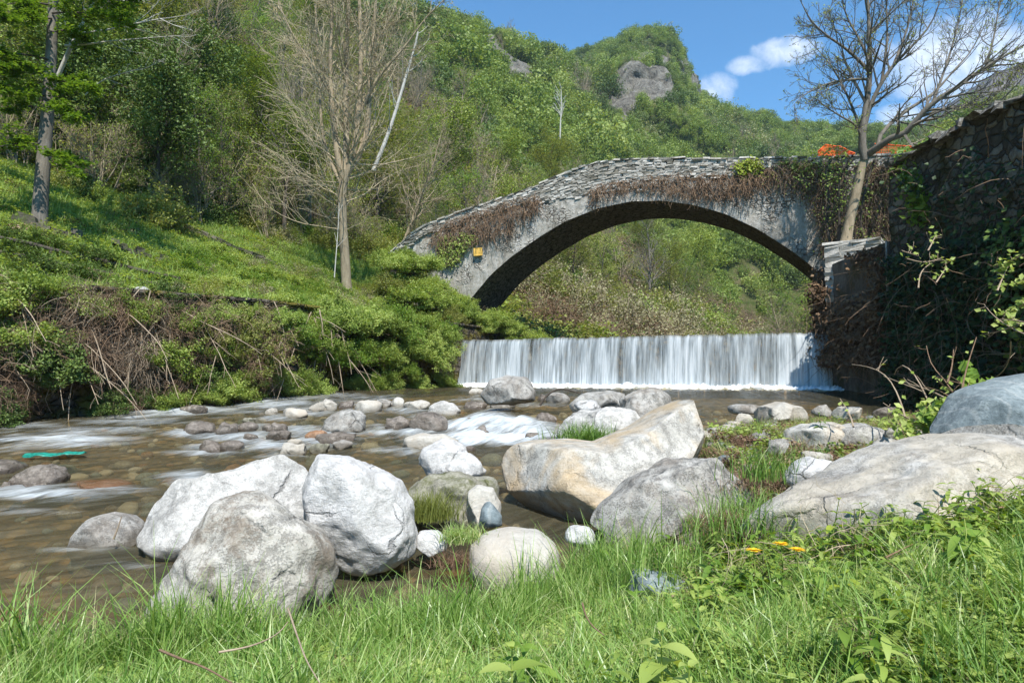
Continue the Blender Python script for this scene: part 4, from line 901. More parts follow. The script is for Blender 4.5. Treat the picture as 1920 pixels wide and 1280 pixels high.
small = [(344,404,795,814,RWT),(405,446,794,816,RWT),(445,498,785,795,RMO),(446,481,793,809,RWT),(493,539,797,812,RWT),(500,548,811,826,RWT),(575,612,808,827,RR),(598,667,814,831,RWT),(372,415,827,850,RWT),(414,459,827,847,RWT),
 (520,581,833,856,RT),(584,621,833,849,RMO),(524,579,767,784,RM),(584,632,754,773,RT),(634,665,753,767,RWT),(664,716,753,773,RM),(706,738,749,765,RG),(735,756,746,765,RT),(755,804,753,769,RT),(717,768,783,808,RWT),
 (852,901,786,805,RWT),(868,912,755,767,RWT),(940,986,788,802,RWT),(1002,1043,776,800,RWT),(352,384,761,776,RWT),(497,521,768,778,RT),(880,935,800,816,RWT),(625,660,828,842,RG),(690,716,752,768,RMO),(640,688,772,790,RG),
 (340,372,762,773,RWT),(880,905,730,740,RT),(1010,1030,742,752,RWT),(458,482,815,826,RWT),(0,20,905,925,RWT),(540,566,826,838,RT),(985,1012,812,826,RWT),(868,890,838,850,RWT)]
for lab, pts, D, m_ in [('thin grey stone plate on the gravel right of the cracked slab', ell(1656,1696,800,816), 8.3, RG),('small white stone on the gravel in front of the cracked slab', ell(1600,1640,842,860), 7.9, RC_),('grey stone half buried in litter behind the long pale slab', ell(1640,1690,822,842), 7.8, RG),
   ('flat tan stone at the water edge near the dark wall', ell(1560,1625,764,780), 11.6, RT),('dark stone at the water edge below the arching canes', ell(1640,1690,764,780), 11.8, RWT),('grey stone between the domed stone and the dark wall', ell(1520,1560,760,776), 12.0, RG),('pale stone left of the domed stone near the slab tip', ell(1380,1412,775,795), 10.6, RT),
   ('tan stone in front of the orange broken slab', ell(1500,1560,846,868), 7.8, RT),('grey stone touching the left side of the orange broken slab', ell(1440,1478,822,845), 8.2, RG),('small pale stone between the straw heap and the white tucked stone', ell(1585,1622,868,886), 7.2, RW)]:
    rock(lab, pts, D, m_, None, 4, 1.1, facets=12, wl=False)
desc = {RWT:'wet brown', RR:'rusty orange', RMO:'mossy', RT:'tan', RM:'smooth beige', RG:'grey'}
placew = {0:'far left of midstream',1:'left of the grey midstream block',2:'near the grey midstream block',3:'between the grey block and the cascade',4:'beside the small cascade',5:'right of the cascade'}
used = {}
for i, (x0,x1,y0,y1,m_) in enumerate(small):
    zone = 0 if x0 < 400 else 1 if x0 < 520 else 2 if x0 < 680 else 3 if x0 < 800 else 4 if x0 < 960 else 5
    row = 'upstream, close under the far bank' if y1 < 768 else 'upstream' if y1 < 785 else 'in the middle of the rapids' if y1 < 818 else 'in the nearer shallows'
    lab = 'small %s stone %s, %s' % (desc[m_], placew[zone], row); sz = 'wide' if x1-x0 > 48 else 'narrow' if x1-x0 < 32 else 'medium'
    if lab in used: lab = 'small %s %s stone %s, %s' % (sz, desc[m_], placew[zone], row)
    if lab in used: lab = 'another ' + lab
    used[lab] = 1
    rock(' '.join(lab.split()[:16]), ell(x0-2,x1+2,y0-2,y1,i), D_at(min(y1,1000))+.15, m_, None, 4, [1.2,1.9,1.5][i%3], facets=[8,13,15][i%3], p=[.75,.6,.5][i%3], name='stone', group=G_)
# loose cobbles on the bank and under the shallow water: uncountable shingle
ck = []
for k in range(6):
    d, F = ico(2); V = d*np.array([1,.8,.55])*(1+.15*fbm(d*1.4+k*9, 3))[:,None]
    ck.append(mesh_obj('cobble', V, F, [RG, RM, RWT, RW, RB_, RR][k], smooth=True, link=False))
n = 2600; X = rng.uniform(-9, 9.8, n*3); Y = rng.uniform(4.2, 17.5, n*3); dr = X-XR(Y)
patch = fbm2(X, Y, .8, 3, 5); ok = ((dr > -.7) & (dr < 1.6+3*(Y > 9)) & (patch+rng.normal(0,.15,n*3) > .0-.35*(Y > 7.5)) & (Y > 5.3)) | ((dr <= -.5) & (rng.random(n*3) < .22))
X, Y = X[ok][:n], Y[ok][:n]; Z = ground(X, Y); s = np.clip(rng.lognormal(-2.75, .5, len(X)), .025, .19)*np.where(X-XR(Y) < -.5, 1.25, 1)
scatter('shingle', np.stack([X,Y,Z+s*.15],1), np.stack([rng.normal(0,.3,len(X)),rng.normal(0,.3,len(X)),rng.uniform(0,6.28,len(X))],1), np.stack([s,s,s],1), rng.integers(0,6,len(X)), ck, 'loose cobbles and gravel along the water edge', 'gravel')
# teal rag caught on the stones, twig on the lonely stone
p0, p1 = at(46,857,D_at(862)), at(160,854,D_at(858)); t = np.linspace(0,1,26); wv = np.linspace(-.5,.5,7)
base = p0*(1-t[:,None])+p1*t[:,None]; wd = (.34*np.sin(np.pi*np.clip(t*.93+.05,0,1))**.6)
P = base[:,None] + np.array([.1,1,0])*(wv[None]*wd[:,None])[...,None]; P[...,2] = np.maximum(P[...,2], zw(P[...,1]))+.055+.05*fbm(P.reshape(-1,3)*5,3).reshape(26,7)-.05*np.abs(wv)[None]
M['teal'] = material('teal_cloth', lambda g: bsdf(g, g.ramp(g.noise(g.pos(), 18, 4), [(.35,(.005,.12,.09)),(.65,(.02,.30,.22))]), .5, .4))
o = mesh_obj('rag', P.reshape(-1,3), gridq(26,7), M['teal'], smooth=True); tag(o, 'torn teal-green rag snagged in the stream at the left edge', 'cloth')
md = o.modifiers.new('thickness','SOLIDIFY'); md.thickness = .008
def stick(name, label, pts, D, r, m, cat='twig', Ds=None):
    P = np.array([at(x, y, (Ds[i] if Ds else D)) for i, (x, y) in enumerate(pts)]); P = resample(P, 14)[None]; V, Q = tubes(P, np.linspace(r, r*.45, 14)[None], 6)
    return tag(mesh_obj(name, V, Q, m, smooth=True), label, cat)
stick('driftwood_twig', 'short dry twig lying on the spotted stone at the left', [(213,1010),(220,992),(228,968)], D_at(1030)-.12, .010, M['twig_dry'])
stick('driftwood_branch', 'bent dead branch stuck beside the rounded boulder at the waterfall', [(1012,760),(1024,742),(1040,730),(1062,729),(1088,738)], 13.9, .03, M['bark_dark'], 'branch')
# ------------------------------------------------------------------ trees, bushes and creepers
def px_limb(pts, r0, r1, K=14):
    P = np.array([at(x, y, D) for x, y, D in pts]); P = resample(P, K); return P[None], np.linspace(r0, r1, K)[None]
def cat_(*prs): return np.concatenate([p for p, _ in prs]), np.concatenate([r for _, r in prs])
def limbset(lst, K=14): return cat_(*[px_limb(pts, a, b, K) for pts, a, b in lst])
def proto(name, label, cat, parts, group=None): return dict(name=name, label=label, cat=cat, parts=parts, group=group)

# --- the bare tree on the wall ledge at the right
D0 = 21.4
def dd(lst, d0, d1): n = len(lst); return [(x, y, d0+(d1-d0)*i/(n-1)) for i, (x, y) in enumerate(lst)]
trunkP, trunkR = px_limb(dd([(1583,470),(1590,430),(1597,396),(1606,360),(1613,325),(1620,300),(1626,285)], 21.5, 21.2), .16, .125, 16)
trunkR[0,:4] *= np.array([1.35,1.18,1.08,1.02]); 
limbs = limbset([
 (dd([(1622,300),(1614,262),(1620,228),(1628,172),(1632,130),(1630,80),(1628,20),(1624,-70)],21.2,20.8), .13,.02),
 (dd([(1618,250),(1629,205),(1640,180),(1653,154),(1676,121),(1703,94),(1730,66),(1750,40),(1766,-10)],21.1,20.2), .085,.012),
 (dd([(1626,290),(1640,282),(1653,270),(1675,256),(1700,251),(1722,220),(1750,190),(1790,168),(1848,124),(1905,94),(1960,60)],21.2,18.6), .12,.014),
 (dd([(1722,220),(1767,205),(1817,195),(1868,198),(1901,165),(1925,140)],20.4,19), .05,.008),
 (dd([(1820,142),(1860,122),(1900,122),(1950,110)],19.6,18.8), .04,.008),
 (dd([(1645,276),(1650,250),(1683,220),(1713,198),(1750,178),(1790,130),(1820,100),(1850,40)],21.2,22.5), .07,.010),
 (dd([(1616,262),(1607,234),(1575,218),(1542,196),(1530,186)],21.2,20.3), .045,.007),
 (dd([(1630,150),(1622,148),(1596,149),(1565,153),(1535,163),(1502,181),(1485,201)],21,20), .05,.006),
 (dd([(1630,134),(1605,108),(1582,88),(1549,67),(1520,40),(1510,20),(1490,-20)],21,20.2), .055,.007),
 (dd([(1616,250),(1598,200),(1580,160),(1560,125),(1535,95),(1515,75)],21.2,22.2), .05,.006),
 (dd([(1653,154),(1660,110),(1665,60),(1660,10),(1672,-60)],20.9,20.6), .05,.010),
 (dd([(1632,120),(1610,70),(1585,30),(1570,-40)],20.9,21.6), .045,.010),
 (dd([(1676,121),(1700,60),(1712,10),(1715,-50)],20.7,21), .045,.010),
 (dd([(1750,190),(1768,140),(1785,90),(1800,30),(1810,-30)],20,20.3), .045,.010),
 (dd([(1848,124),(1862,80),(1870,30),(1880,-30)],19.3,19.5), .035,.008)])
a_, ar = kids(*limbs, 17, .15, 1, (25,65), (.24,.50), 8, .12, (0,0,.45), rr=.55, rtip=.25)
b_, br_ = kids(a_, ar, 6, .15, 1, (25,65), (.35,.7), 6, .14, (0,0,.35), rr=.6, rtip=.3); 
c_, cr = kids(b_, br_, 5, .2, 1, (25,60), (.35,.65), 4, .12, (0,0,.25), rr=.7, rtip=.5)
rt = empty('bare_tree', trunkP[0,0], 'leaning bare tree with spreading budding branches on the wall ledge in front of the bridge', 'tree')
A = Acc(); V, Q = tubes(trunkP, trunkR, 12); V = V + unit(V-trunkP[0].mean(0))*(fbm(V*np.array([9,9,2.5]), 4)*.035)[:,None]; A.add(V, Q); 
o = rel(A.build('trunk', M['bark_pale'], smooth=True), rt)
A = Acc(); V, Q = tubes(*limbs, 8); A.add(V, Q); o = rel(A.build('limbs', M['bark_grey'], smooth=True), rt)
A = Acc()
for P_, R_, m_ in ((a_,ar,.007),(b_,br_,.0048),(c_,cr,.0036)): V, Q = tubes(P_, np.maximum(R_, m_), 4); A.add(V, Q)
rel(A.build('twigs', M['bark_grey']), rt)
A = Acc(); tips = np.concatenate([c_[:,-1], c_[:,2], b_[:,-1]]); tips = tips[rng.random(len(tips)) < .35]; tips = tips+rng.normal(0,.02,tips.shape); V, Q = leaves(tips, .05, (0,0,.4)); A.add(V, Q)
rel(A.build('buds', M['leaf_yellow']), rt)
# ivy-like second stem and creepers clasping the trunk
ivl = limbset([(dd([(1572,455),(1575,400),(1570,350),(1585,310),(1600,290)],21.9,21.5), .06,.02),(dd([(1560,470),(1548,420),(1556,370),(1545,320),(1560,300)],22.6,22.8),.05,.02),
  (dd([(1600,300),(1570,330),(1540,345),(1500,335)],21.3,22.3),.03,.008),(dd([(1610,330),(1590,350),(1580,380),(1560,400)],21.3,21.9),.03,.01),(dd([(1640,300),(1625,340),(1612,400),(1618,450)],21.4,21.8),.04,.02)])
k1, k1r = kids(*ivl, 22, .05, 1, (25,80), (.15,.5), 6, .22, (0,0,-.3), rr=.5); A = Acc(); V, Q = tubes(*ivl, 6); A.add(V, Q); V, Q = tubes(k1, np.maximum(k1r,.004), 3); A.add(V, Q)
rt2 = empty('creeper', ivl[0][0,0], 'woody creeper climbing the bridge end beside the leaning bare tree', 'creeper'); rel(A.build('stems', M['bark_dark']), rt2)
A = Acc(); q = k1[:,2:].reshape(-1,3); q = q[rng.random(len(q)) < .9]; q = q[rng.random(len(q)) < .75]; q = np.repeat(q, 2, 0)+rng.normal(0,.09,(len(q)*2,3)); V, Q = leaves(q, .07, (0,-.8,.6), .8); A.add(V, Q); rel(A.build('leaves', M['leaf_bush']), rt2)

# --- tall bare many-stemmed tree in the middle of the left bank
tP, tR = px_limb(dd([(651,560),(647,480),(643,430),(641,390),(642,350),(648,320)], 27, 27), .20, .17, 14); tR[0,:2] *= np.array([1.25,1.1])
stems = limbset([
 (dd([(648,330),(666,285),(671,220),(676,160),(677,100),(675,40),(672,-60),(668,-160)],27,26.7), .14,.03),
 (dd([(645,330),(650,270),(648,210),(648,150),(650,80),(655,0),(650,-80),(655,-170)],27,27.5), .15,.03),
 (dd([(650,325),(682,280),(692,220),(692,180),(699,100),(703,30),(708,-60),(720,-150)],27,27.2), .13,.03),
 (dd([(642,335),(630,280),(622,200),(618,120),(622,40),(626,-60),(620,-150)],27,26.6), .13,.03),
 (dd([(640,345),(612,290),(600,220),(600,140),(592,60),(590,-40)],27,28), .08,.02),
 (dd([(676,210),(690,180),(715,135),(750,100),(780,60),(800,30),(850,-15)],27,26), .075,.015),
 (dd([(622,180),(600,140),(570,100),(540,50),(520,0),(505,-60)],27,26.2), .06,.012),
 (dd([(650,120),(640,60),(610,0),(590,-60)],27,26.5), .05,.012),
 (dd([(700,90),(730,40),(750,-10),(770,-80)],27,27.5), .05,.012)])
A = Acc(); V, Q = tubes(tP, tR, 12); V = V + unit(V-tP[0].mean(0))*(fbm(V*5,3)*.05)[:,None]; A.add(V, Q)
mt = empty('bare_tree', tP[0,0], 'tall bare tree with several pale upright stems and fine drooping twigs on the left bank', 'tree'); rel(A.build('trunk', M['bark_tan'], smooth=True), mt)
A = Acc(); V, Q = tubes(*stems, 8); A.add(V, Q); rel(A.build('limbs', M['bark_pale'], smooth=True), mt)
st_all = cat_(stems); low = np.concatenate([tP[:, 3:].repeat(1,0)], 0)
a_, ar = kids(*stems, 28, .02, 1, (28,72), (.18,.44), 10, .08, (0,0,.6), rr=.30, rtip=.2, flat=.2, shrink=.35)
a2, a2r = kids(tP, tR, 22, .5, 1, (55,85), (.5,1.1), 10, .10, (0,0,.5), rr=.12, rtip=.2, shrink=0); a_, ar = np.concatenate([a_, a2]), np.concatenate([ar, a2r])
b_, br_ = kids(a_, ar, 8, .15, 1, (20,50), (.25,.6), 6, .10, (0,0,-.1), rr=.55, rtip=.3)
c_, cr = kids(b_, br_, 4, .15, 1, (20,45), (.3,.6), 4, .10, (0,0,-.1), rr=.7, rtip=.5)
A = Acc()
for P_, R_, m_, s_ in ((a_,ar,.009,4),(b_,br_,.0060,3),(c_,cr,.0046,3)): V, Q = tubes(P_, np.maximum(R_, m_), s_); A.add(V, Q)
rel(A.build('twigs', M['twig_pale']), mt)
A = Acc(); q = c_[:,-1][rng.random(len(c_)) < .5]; V, Q = leaves(q, .06, (0,0,.3)); A.add(V, Q); rel(A.build('buds', M['leaf_olive']), mt)

# --- left tree with layered fresh foliage
lP, lR = px_limb(dd([(70,470),(73,430),(76,380),(80,320),(85,260),(90,200),(94,140),(98,60),(101,-20),(104,-120),(107,-240),(108,-340)], 19, 19.2), .21, .06, 24); lR[0,:2] *= np.array([1.4,1.15])
lt = empty('leafy_tree', lP[0,0], 'slender grey tree at the far left with flat layers of fresh green leaves', 'tree')
A = Acc(); V, Q = tubes(lP, lR, 12); A.add(V, Q); rel(A.build('trunk', M['bark_grey'], smooth=True), lt)
sp = limbset([(dd([(98,25),(140,22),(190,30),(244,44)],19,17.8),.03,.006),(dd([(97,10),(60,4),(10,8),(-40,20)],19,17.8),.03,.006),(dd([(97,35),(60,32),(20,36),(-30,34)],19,17.4),.03,.006),
 (dd([(98,-15),(150,-5),(200,0),(250,4)],19,18),.03,.006),(dd([(92,112),(50,102),(0,100),(-60,108)],19,17.6),.03,.006),(dd([(90,150),(110,152),(140,156),(170,163)],19,18),.025,.005),(dd([(90,140),(50,132),(10,124),(-40,122)],19,17.5),.03,.006),
 (dd([(88,180),(40,172),(0,168),(-50,172)],19,17.5),.025,.006),(dd([(87,185),(110,195),(130,207),(154,221)],19,17.9),.025,.005),(dd([(82,270),(40,268),(0,275),(-50,282)],19,17.6),.025,.006),
 (dd([(82,275),(100,283),(122,295),(150,317)],19,17.8),.025,.005),(dd([(97,60),(130,55),(150,70),(172,92)],19,20.4),.025,.005),(dd([(90,150),(60,160),(40,180),(20,205)],19,20.3),.02,.005)]+
 [(dd([(103,y),(103+.35*dx,y-8),(103+.7*dx,y-6),(103+dx,y+6)],19.1,19.1+dz),.035,.006) for y,dx,dz in [(-40,190,1.5),(-60,-190,.5),(-85,150,-2.6),(-110,-150,2.2),(-130,210,.6),(-150,-210,-.8),(-175,90,-3),(-195,170,2),(-215,-150,-1.5),(-240,150,.5),(-265,-120,1),(-290,100,-1.2)]], 12)  # upper limbs, out of view, added to shade the slope behind
s1, s1r = kids(*sp, 22, .12, 1, (30,70), (.18,.42), 6, .08, (0,0,.0), rr=.5, flat=.85, shrink=.6); s2, s2r = kids(s1, s1r, 5, .1, 1, (25,60), (.3,.6), 4, .08, rr=.6, flat=.85)
A = Acc()
for P_, R_, m_ in ((sp[0],sp[1],.006),(s1,s1r,.0035),(s2,s2r,.0025)): V, Q = tubes(P_, np.maximum(R_, m_), 4); A.add(V, Q)
rel(A.build('branches', M['bark_dark']), lt)
A = Acc(); q = np.concatenate([s1[:,1:].reshape(-1,3), s2.reshape(-1,3)]); q = np.repeat(q, 3, 0); q = q + rng.normal(0,.055,q.shape)*np.array([1,1,.55]); V, Q = leaves(q, .10, (0,0,1.5), .62); A.add(V, Q)
rel(A.build('foliage', M['leaf_fresh']), lt)

# --- pale dead leaning tree behind it
pP = limbset([(dd([(98,170),(112,135),(127,100),(150,52),(172,10),(200,-50)],20.6,20.0),.07,.035),(dd([(150,62),(190,59),(240,48),(300,35),(342,32),(368,20)],20,18.6),.035,.006),(dd([(122,86),(160,84),(200,78),(250,74),(295,70),(355,66)],20.2,19),.035,.006),
  (dd([(300,35),(330,50),(360,56)],19,18.6),.014,.005),(dd([(240,48),(270,40),(300,24)],19.3,19.6),.014,.005),(dd([(255,132),(270,130),(290,120),(310,112)],20,19.6),.016,.005),(dd([(185,-10),(220,0),(260,6),(300,-4)],20,19),.03,.006),(dd([(160,178),(190,150),(230,138),(255,131)],20.6,20),.022,.014)], 10)
k1, k1r = kids(*pP, 7, .3, 1, (20,50), (.15,.35), 6, .12, (0,0,.15), rr=.5); k2, k2r = kids(k1, k1r, 4, .2, 1, (20,50), (.3,.6), 4, .12, rr=.6)
A = Acc()
for P_, R_, m_, s_ in ((pP[0],pP[1],.005,7),(k1,k1r,.005,4),(k2,k2r,.004,3)): V, Q = tubes(P_, np.maximum(R_, m_), s_); A.add(V, Q)
tag(A.build('dead_tree', M['bark_white'], smooth=True, loc=pP[0][0,0]), 'pale leaning leafless tree with long bleached side branches at upper left', 'tree')
# thin sapling by the middle tree, white birch stem behind the twigs
A = Acc(); P1, R1 = px_limb(dd([(627,520),(630,480),(634,430),(636,380)],25,25), .022,.010); V, Q = tubes(P1,R1,6); A.add(V,Q); k1,k1r = kids(P1,R1,7,.4,1,(25,50),(.15,.3),5,.1,(0,0,.4)); V,Q = tubes(k1,np.maximum(k1r,.004),3); A.add(V,Q)
tag(A.build('sapling', M['bark_white'], loc=P1[0,0]), 'thin pale sapling stem just left of the tall bare tree trunk', 'sapling')
A = Acc(); P1, R1 = px_limb(dd([(700,320),(724,262),(740,215),(752,175),(765,130),(776,95),(784,60)],38,38), .12,.05); V, Q = tubes(P1,R1,7); A.add(V,Q); k1,k1r = kids(P1,R1,12,.2,1,(30,60),(.2,.4),6,.1,(0,0,.3),rr=.4); V,Q = tubes(k1,np.maximum(k1r,.009),3); A.add(V,Q)
tag(A.build('birch_tree', M['bark_white'], loc=P1[0,0]), 'leaning white birch stem on the slope right of the tall bare tree', 'tree')
A = Acc(); P1, R1 = px_limb(dd([(1050,262),(1051,225),(1053,195),(1052,168)],110,110), .13,.06); V, Q = tubes(P1,R1,7); A.add(V,Q); k1,k1r = kids(P1,R1,16,.3,1,(20,45),(.25,.45),6,.1,(0,0,.3),rr=.4); V,Q = tubes(k1,np.maximum(k1r,.03),3); A.add(V,Q); k2,k2r=kids(k1,k1r,4,.3,1,(20,45),(.3,.5),4,.1); V,Q = tubes(k2,np.maximum(k2r,.022),3); A.add(V,Q)
tag(A.build('birch_tree', M['bark_white'], loc=P1[0,0]), 'small white leafless tree standing out on the far green slope above the bridge', 'tree')

# --- generic woodland trees: three builds of each kind, copied
def tree_parts(h, kind, leaf, barkm, seed, low=.25):
    P0 = grow(np.array([[0,0,-.4]]), np.array([[rng.normal(0,.12),rng.normal(0,.12),1.]]), np.array([h*.95]), 12, .06, (0,0,.3)); R0 = np.linspace(h*.016, h*.003, 12)[None]
    if kind == 'multi':
        n = 5; P0 = grow(np.tile([[0,0,-.2]],(n,1))+rng.normal(0,.15,(n,3))*[1,1,0], np.stack([rng.normal(0,.35,n),rng.normal(0,.35,n),np.ones(n)],1), h*rng.uniform(.7,.95,n), 10, .08, (0,0,.3)); R0 = np.linspace(h*.009, h*.002, 10)[None].repeat(n,0)
    n1 = 30 if kind != 'multi' else 11
    up = .5 if kind in ('bare','multi') else .15
    a, ar = kids(P0, R0, n1, low if kind != 'multi' else .2, 1, (35,70) if kind != 'bare' else (28,60), (.28,.5), 7, .10, (0,0,up), rr=.45, shrink=.45)
    b, b_r = kids(a, ar, 6, .15, 1, (25,60), (.35,.65), 5, .13, (0,0,up*.6), rr=.6, rtip=.3)
    parts = []; A = Acc(); V, Q = tubes(P0, R0, 7); A.add(V, Q); V, Q = tubes(a, np.maximum(ar,.007), 4); A.add(V, Q); V, Q = tubes(b, np.maximum(b_r,.0065), 3); A.add(V, Q)
    if kind in ('bare','multi','sparse'): c, c_r = kids(b, b_r, 5 if kind == 'bare' else 3, .15, 1, (20,55), (.35,.7), 4, .13, (0,0,up*.4), rr=.7, rtip=.5); V, Q = tubes(c, np.maximum(c_r,.0055), 3); A.add(V, Q)
    else: c = b
    parts.append(A.build('trunk', M[barkm], link=False))
    A = Acc()
    if kind == 'leafy':
        q = np.concatenate([b[:,1:].reshape(-1,3), a[:,3:].reshape(-1,3)]); q = np.repeat(q, 12, 0)+rng.normal(0,h*.036,(len(q)*12,3)); V, Q = leaves(q, .105, (0,-.2,.9), .7)
    elif kind == 'dense':
        q = np.concatenate([b.reshape(-1,3), a[:,2:].reshape(-1,3)]); q = np.repeat(q, 14, 0)+rng.normal(0,h*.030,(len(q)*14,3)); V, Q = leaves(q, .12, (0,-.1,.7), .6)
    elif kind == 'sparse':
        q = c.reshape(-1,3); q = q+rng.normal(0,.06,q.shape); q = q[rng.random(len(q)) < .9]; q = np.repeat(q,3,0)+rng.normal(0,.08,(len(q)*3,3)); V, Q = leaves(q, .08, (0,0,.7), .6)
    else:
        q = c[:,-2:].reshape(-1,3); q = q[rng.random(len(q)) < .55]; q = q+rng.normal(0,.05,q.shape); V, Q = leaves(q, .07, (0,0,.5), .6)
    A.add(V, Q); parts.append(A.build('crown', M[leaf], link=False)); return parts
GW = 'trees on the steep wooded slope of the left bank'
K = {}
K['bare'] = [proto('bare_tree', '', 'tree', tree_parts(8.5,'bare',lf,bk,i)) for i,(lf,bk) in enumerate([('leaf_olive','bark_tan'),('leaf_tan','bark_pale'),('leaf_olive','bark_grey'),('leaf_yellow','bark_tan')])]
K['sparse'] = [proto('young_tree', '', 'tree', tree_parts(6.5,'sparse',lf,bk,i)) for i,(lf,bk) in enumerate([('leaf_wood','bark_tan'),('leaf_olive','bark_tan'),('leaf_fresh','bark_grey')])]
K['leafy'] = [proto('broadleaf_tree', '', 'tree', tree_parts(8,'leafy',lf,'bark_dark',i)) for i,lf in enumerate(['leaf_wood','leaf_wood','leaf_olive'])]
K['dark'] = [proto('evergreen_tree', '', 'tree', tree_parts(7,'dense',lf,'bark_dark',i)) for i,lf in enumerate(['leaf_dark','leaf_dark'])]
K['multi'] = [proto('hazel_shrub', '', 'shrub', tree_parts(4.2,'multi',lf,bk,i)) for i,(lf,bk) in enumerate([('leaf_fresh','bark_tan'),('leaf_yellow','bark_pale'),('leaf_bush','bark_tan')])]
word = {'bare':'bare tan-twigged tree','sparse':'young thinly leaved tree','leafy':'green broadleaf tree','dark':'dark evergreen tree','multi':'many-stemmed pale green shrub'}
def where(px, Y):
    hz = 'near the left edge' if px < 200 else 'behind the leaning pale tree' if px < 420 else 'left of tall bare tree' if px < 600 else 'behind the tall bare tree' if px < 760 else 'above the bridge\'s left end' if px < 900 else 'above the bridge\'s rise' if px < 1120 else 'above the arch crown'
    return hz + (', low slope' if Y < 36 else ', middle slope' if Y < 52 else ', high slope')
def plant(kind, px, Y, s=1.0, label=None, group=GW, sink=.0):
    d = raydir(px, 640); X = d[0]/d[1]*Y; pr = K[kind][rng.integers(len(K[kind]))]
    return place(pr, (X, Y, grnd(X, Y)-sink), rng.uniform(0,6.28), (s*rng.uniform(.9,1.1),)*2+(s*rng.uniform(.9,1.15),), label or '%s %s' % (word[kind], where(px, Y)), group, (rng.normal(0,.06), rng.normal(0,.06)))
cnt = 0; pts = []
for _ in range(9000):
    px = rng.uniform(-60, 1330); Y = rng.uniform(27, 100)**1.0; X = (px-960)/1280*Y; dl = (XL(Y)-X)*.8
    if dl < (8.0 if px < 300 else 9.6): continue  # wood brought lower at far left to darken grass lying in shade
    x, y = to_px(np.array([[X, Y, grnd(X, Y)+4]])); 
    if y[0] < -330 or y[0] > 600: continue
    md = .060*Y + .25
    if any((X-a)**2+(Y-b)**2 < md*md for a, b in pts): continue
    pts.append((X, Y)); cnt += 1
    u = rng.random(); nz_ = fbm(np.array([[X*.07, Y*.07, 2.]]), 2)[0]
    if px < 440: kd = 'dark' if u < .24 else 'leafy' if u < .50+nz_*.5 else 'sparse' if u < .82 else 'bare'  # extra dark trees at far left stand in for shade inside the wood
    elif px < 620: kd = 'dark' if u < .03 else 'leafy' if u < .24 else 'sparse' if u < .58 else 'bare' if u < .82 else 'multi'
    elif px < 900: kd = 'bare' if u < .45 else 'sparse' if u < .75 else 'leafy' if u < .85 else 'multi'
    else: kd = 'sparse' if u < .40 else 'leafy' if u < .62 else 'bare' if u < .80 else 'multi'
    plant(kd, px, Y, rng.uniform(.75,1.15)*(1+.004*(Y-30)), sink=.1)
    if cnt >= 300: break
print('slope trees', cnt)
# undergrowth shrubs along the wood's lower edge and behind the bridge's left end
for i in range(420):
    px = rng.uniform(-40, 1000); Y = rng.uniform(24, 50); X = (px-960)/1280*Y; dl = (XL(Y)-X)*.8
    if not 9.2 < dl < 24 or rng.random() < .35: continue
    plant('multi', px, Y, rng.uniform(.45,.95), '%s at wood edge, %s' % (word['multi'], where(px, 30).split(',')[0]), 'shrubs along the edge of the wood')
# bushes on the far bank seen through the arch
def bush_parts(leaf, n=8000, ls=.066, tw=M['twig_brown'], flat=.75, stems=46, spread=.24):
    P0 = grow(rng.normal(0,.14,(stems,3))*[1,1,0], np.stack([rng.normal(0,.75,stems),rng.normal(0,.75,stems),np.abs(rng.normal(.8,.3,stems))],1), rng.uniform(.75,1.25,stems), 9, .10, (0,0,-.5)); R0 = np.linspace(.012,.004,9)[None].repeat(stems,0)
    b, b_r = kids(P0, R0, 6, .25, 1, (25,65), (.25,.5), 5, .15, (0,0,-.2), rr=.6)
    A = Acc(); V, Q = tubes(P0, R0, 4); A.add(V, Q); V, Q = tubes(b, np.maximum(b_r,.003), 3); A.add(V, Q); st = A.build('stems', tw, link=False)
    q = np.concatenate([b[:,1:].reshape(-1,3), P0[:,4:].reshape(-1,3)]); q = q[rng.integers(0, len(q), n)]+rng.normal(0,.075,(n,3)); q[:,2] = np.abs(q[:,2]); A = Acc(); V, Q = leaves(q, ls, (0,-.2,.8), .75); A.add(V, Q)
    return [st, A.build('foliage', M[leaf], link=False)]
def tangle_parts(tw, n=420, leaf='leaf_rust', nl=700):
    s = rng.normal(0,.42,(n,3))*[1,.7,.8]+[0,0,.45]; P = grow(s, rng.normal(size=(n,3))*[1,.7,.8]+[0,-.1,-.25], rng.uniform(.35,1.1,n), 8, .16, (0,0,-.7)); Rr = np.linspace(.007,.0035,8)[None].repeat(n,0)*rng.uniform(.6,1.5,(n,1))
    b, b_r = kids(P, Rr, 2, .1, 1, (20,60), (.3,.6), 5, .15, (0,0,-.3), rr=.6); A = Acc(); V, Q = tubes(P, Rr, 3); A.add(V, Q); V, Q = tubes(b, np.maximum(b_r,.0028), 3); A.add(V, Q); st = A.build('stems', tw, link=False)
    q = P.reshape(-1,3)[rng.integers(0,n*8,nl)]+rng.normal(0,.04,(nl,3)); A = Acc(); V, Q = leaves(q, .05, None, .6); A.add(V, Q); return [st, A.build('dead_leaves', M[leaf], link=False)]
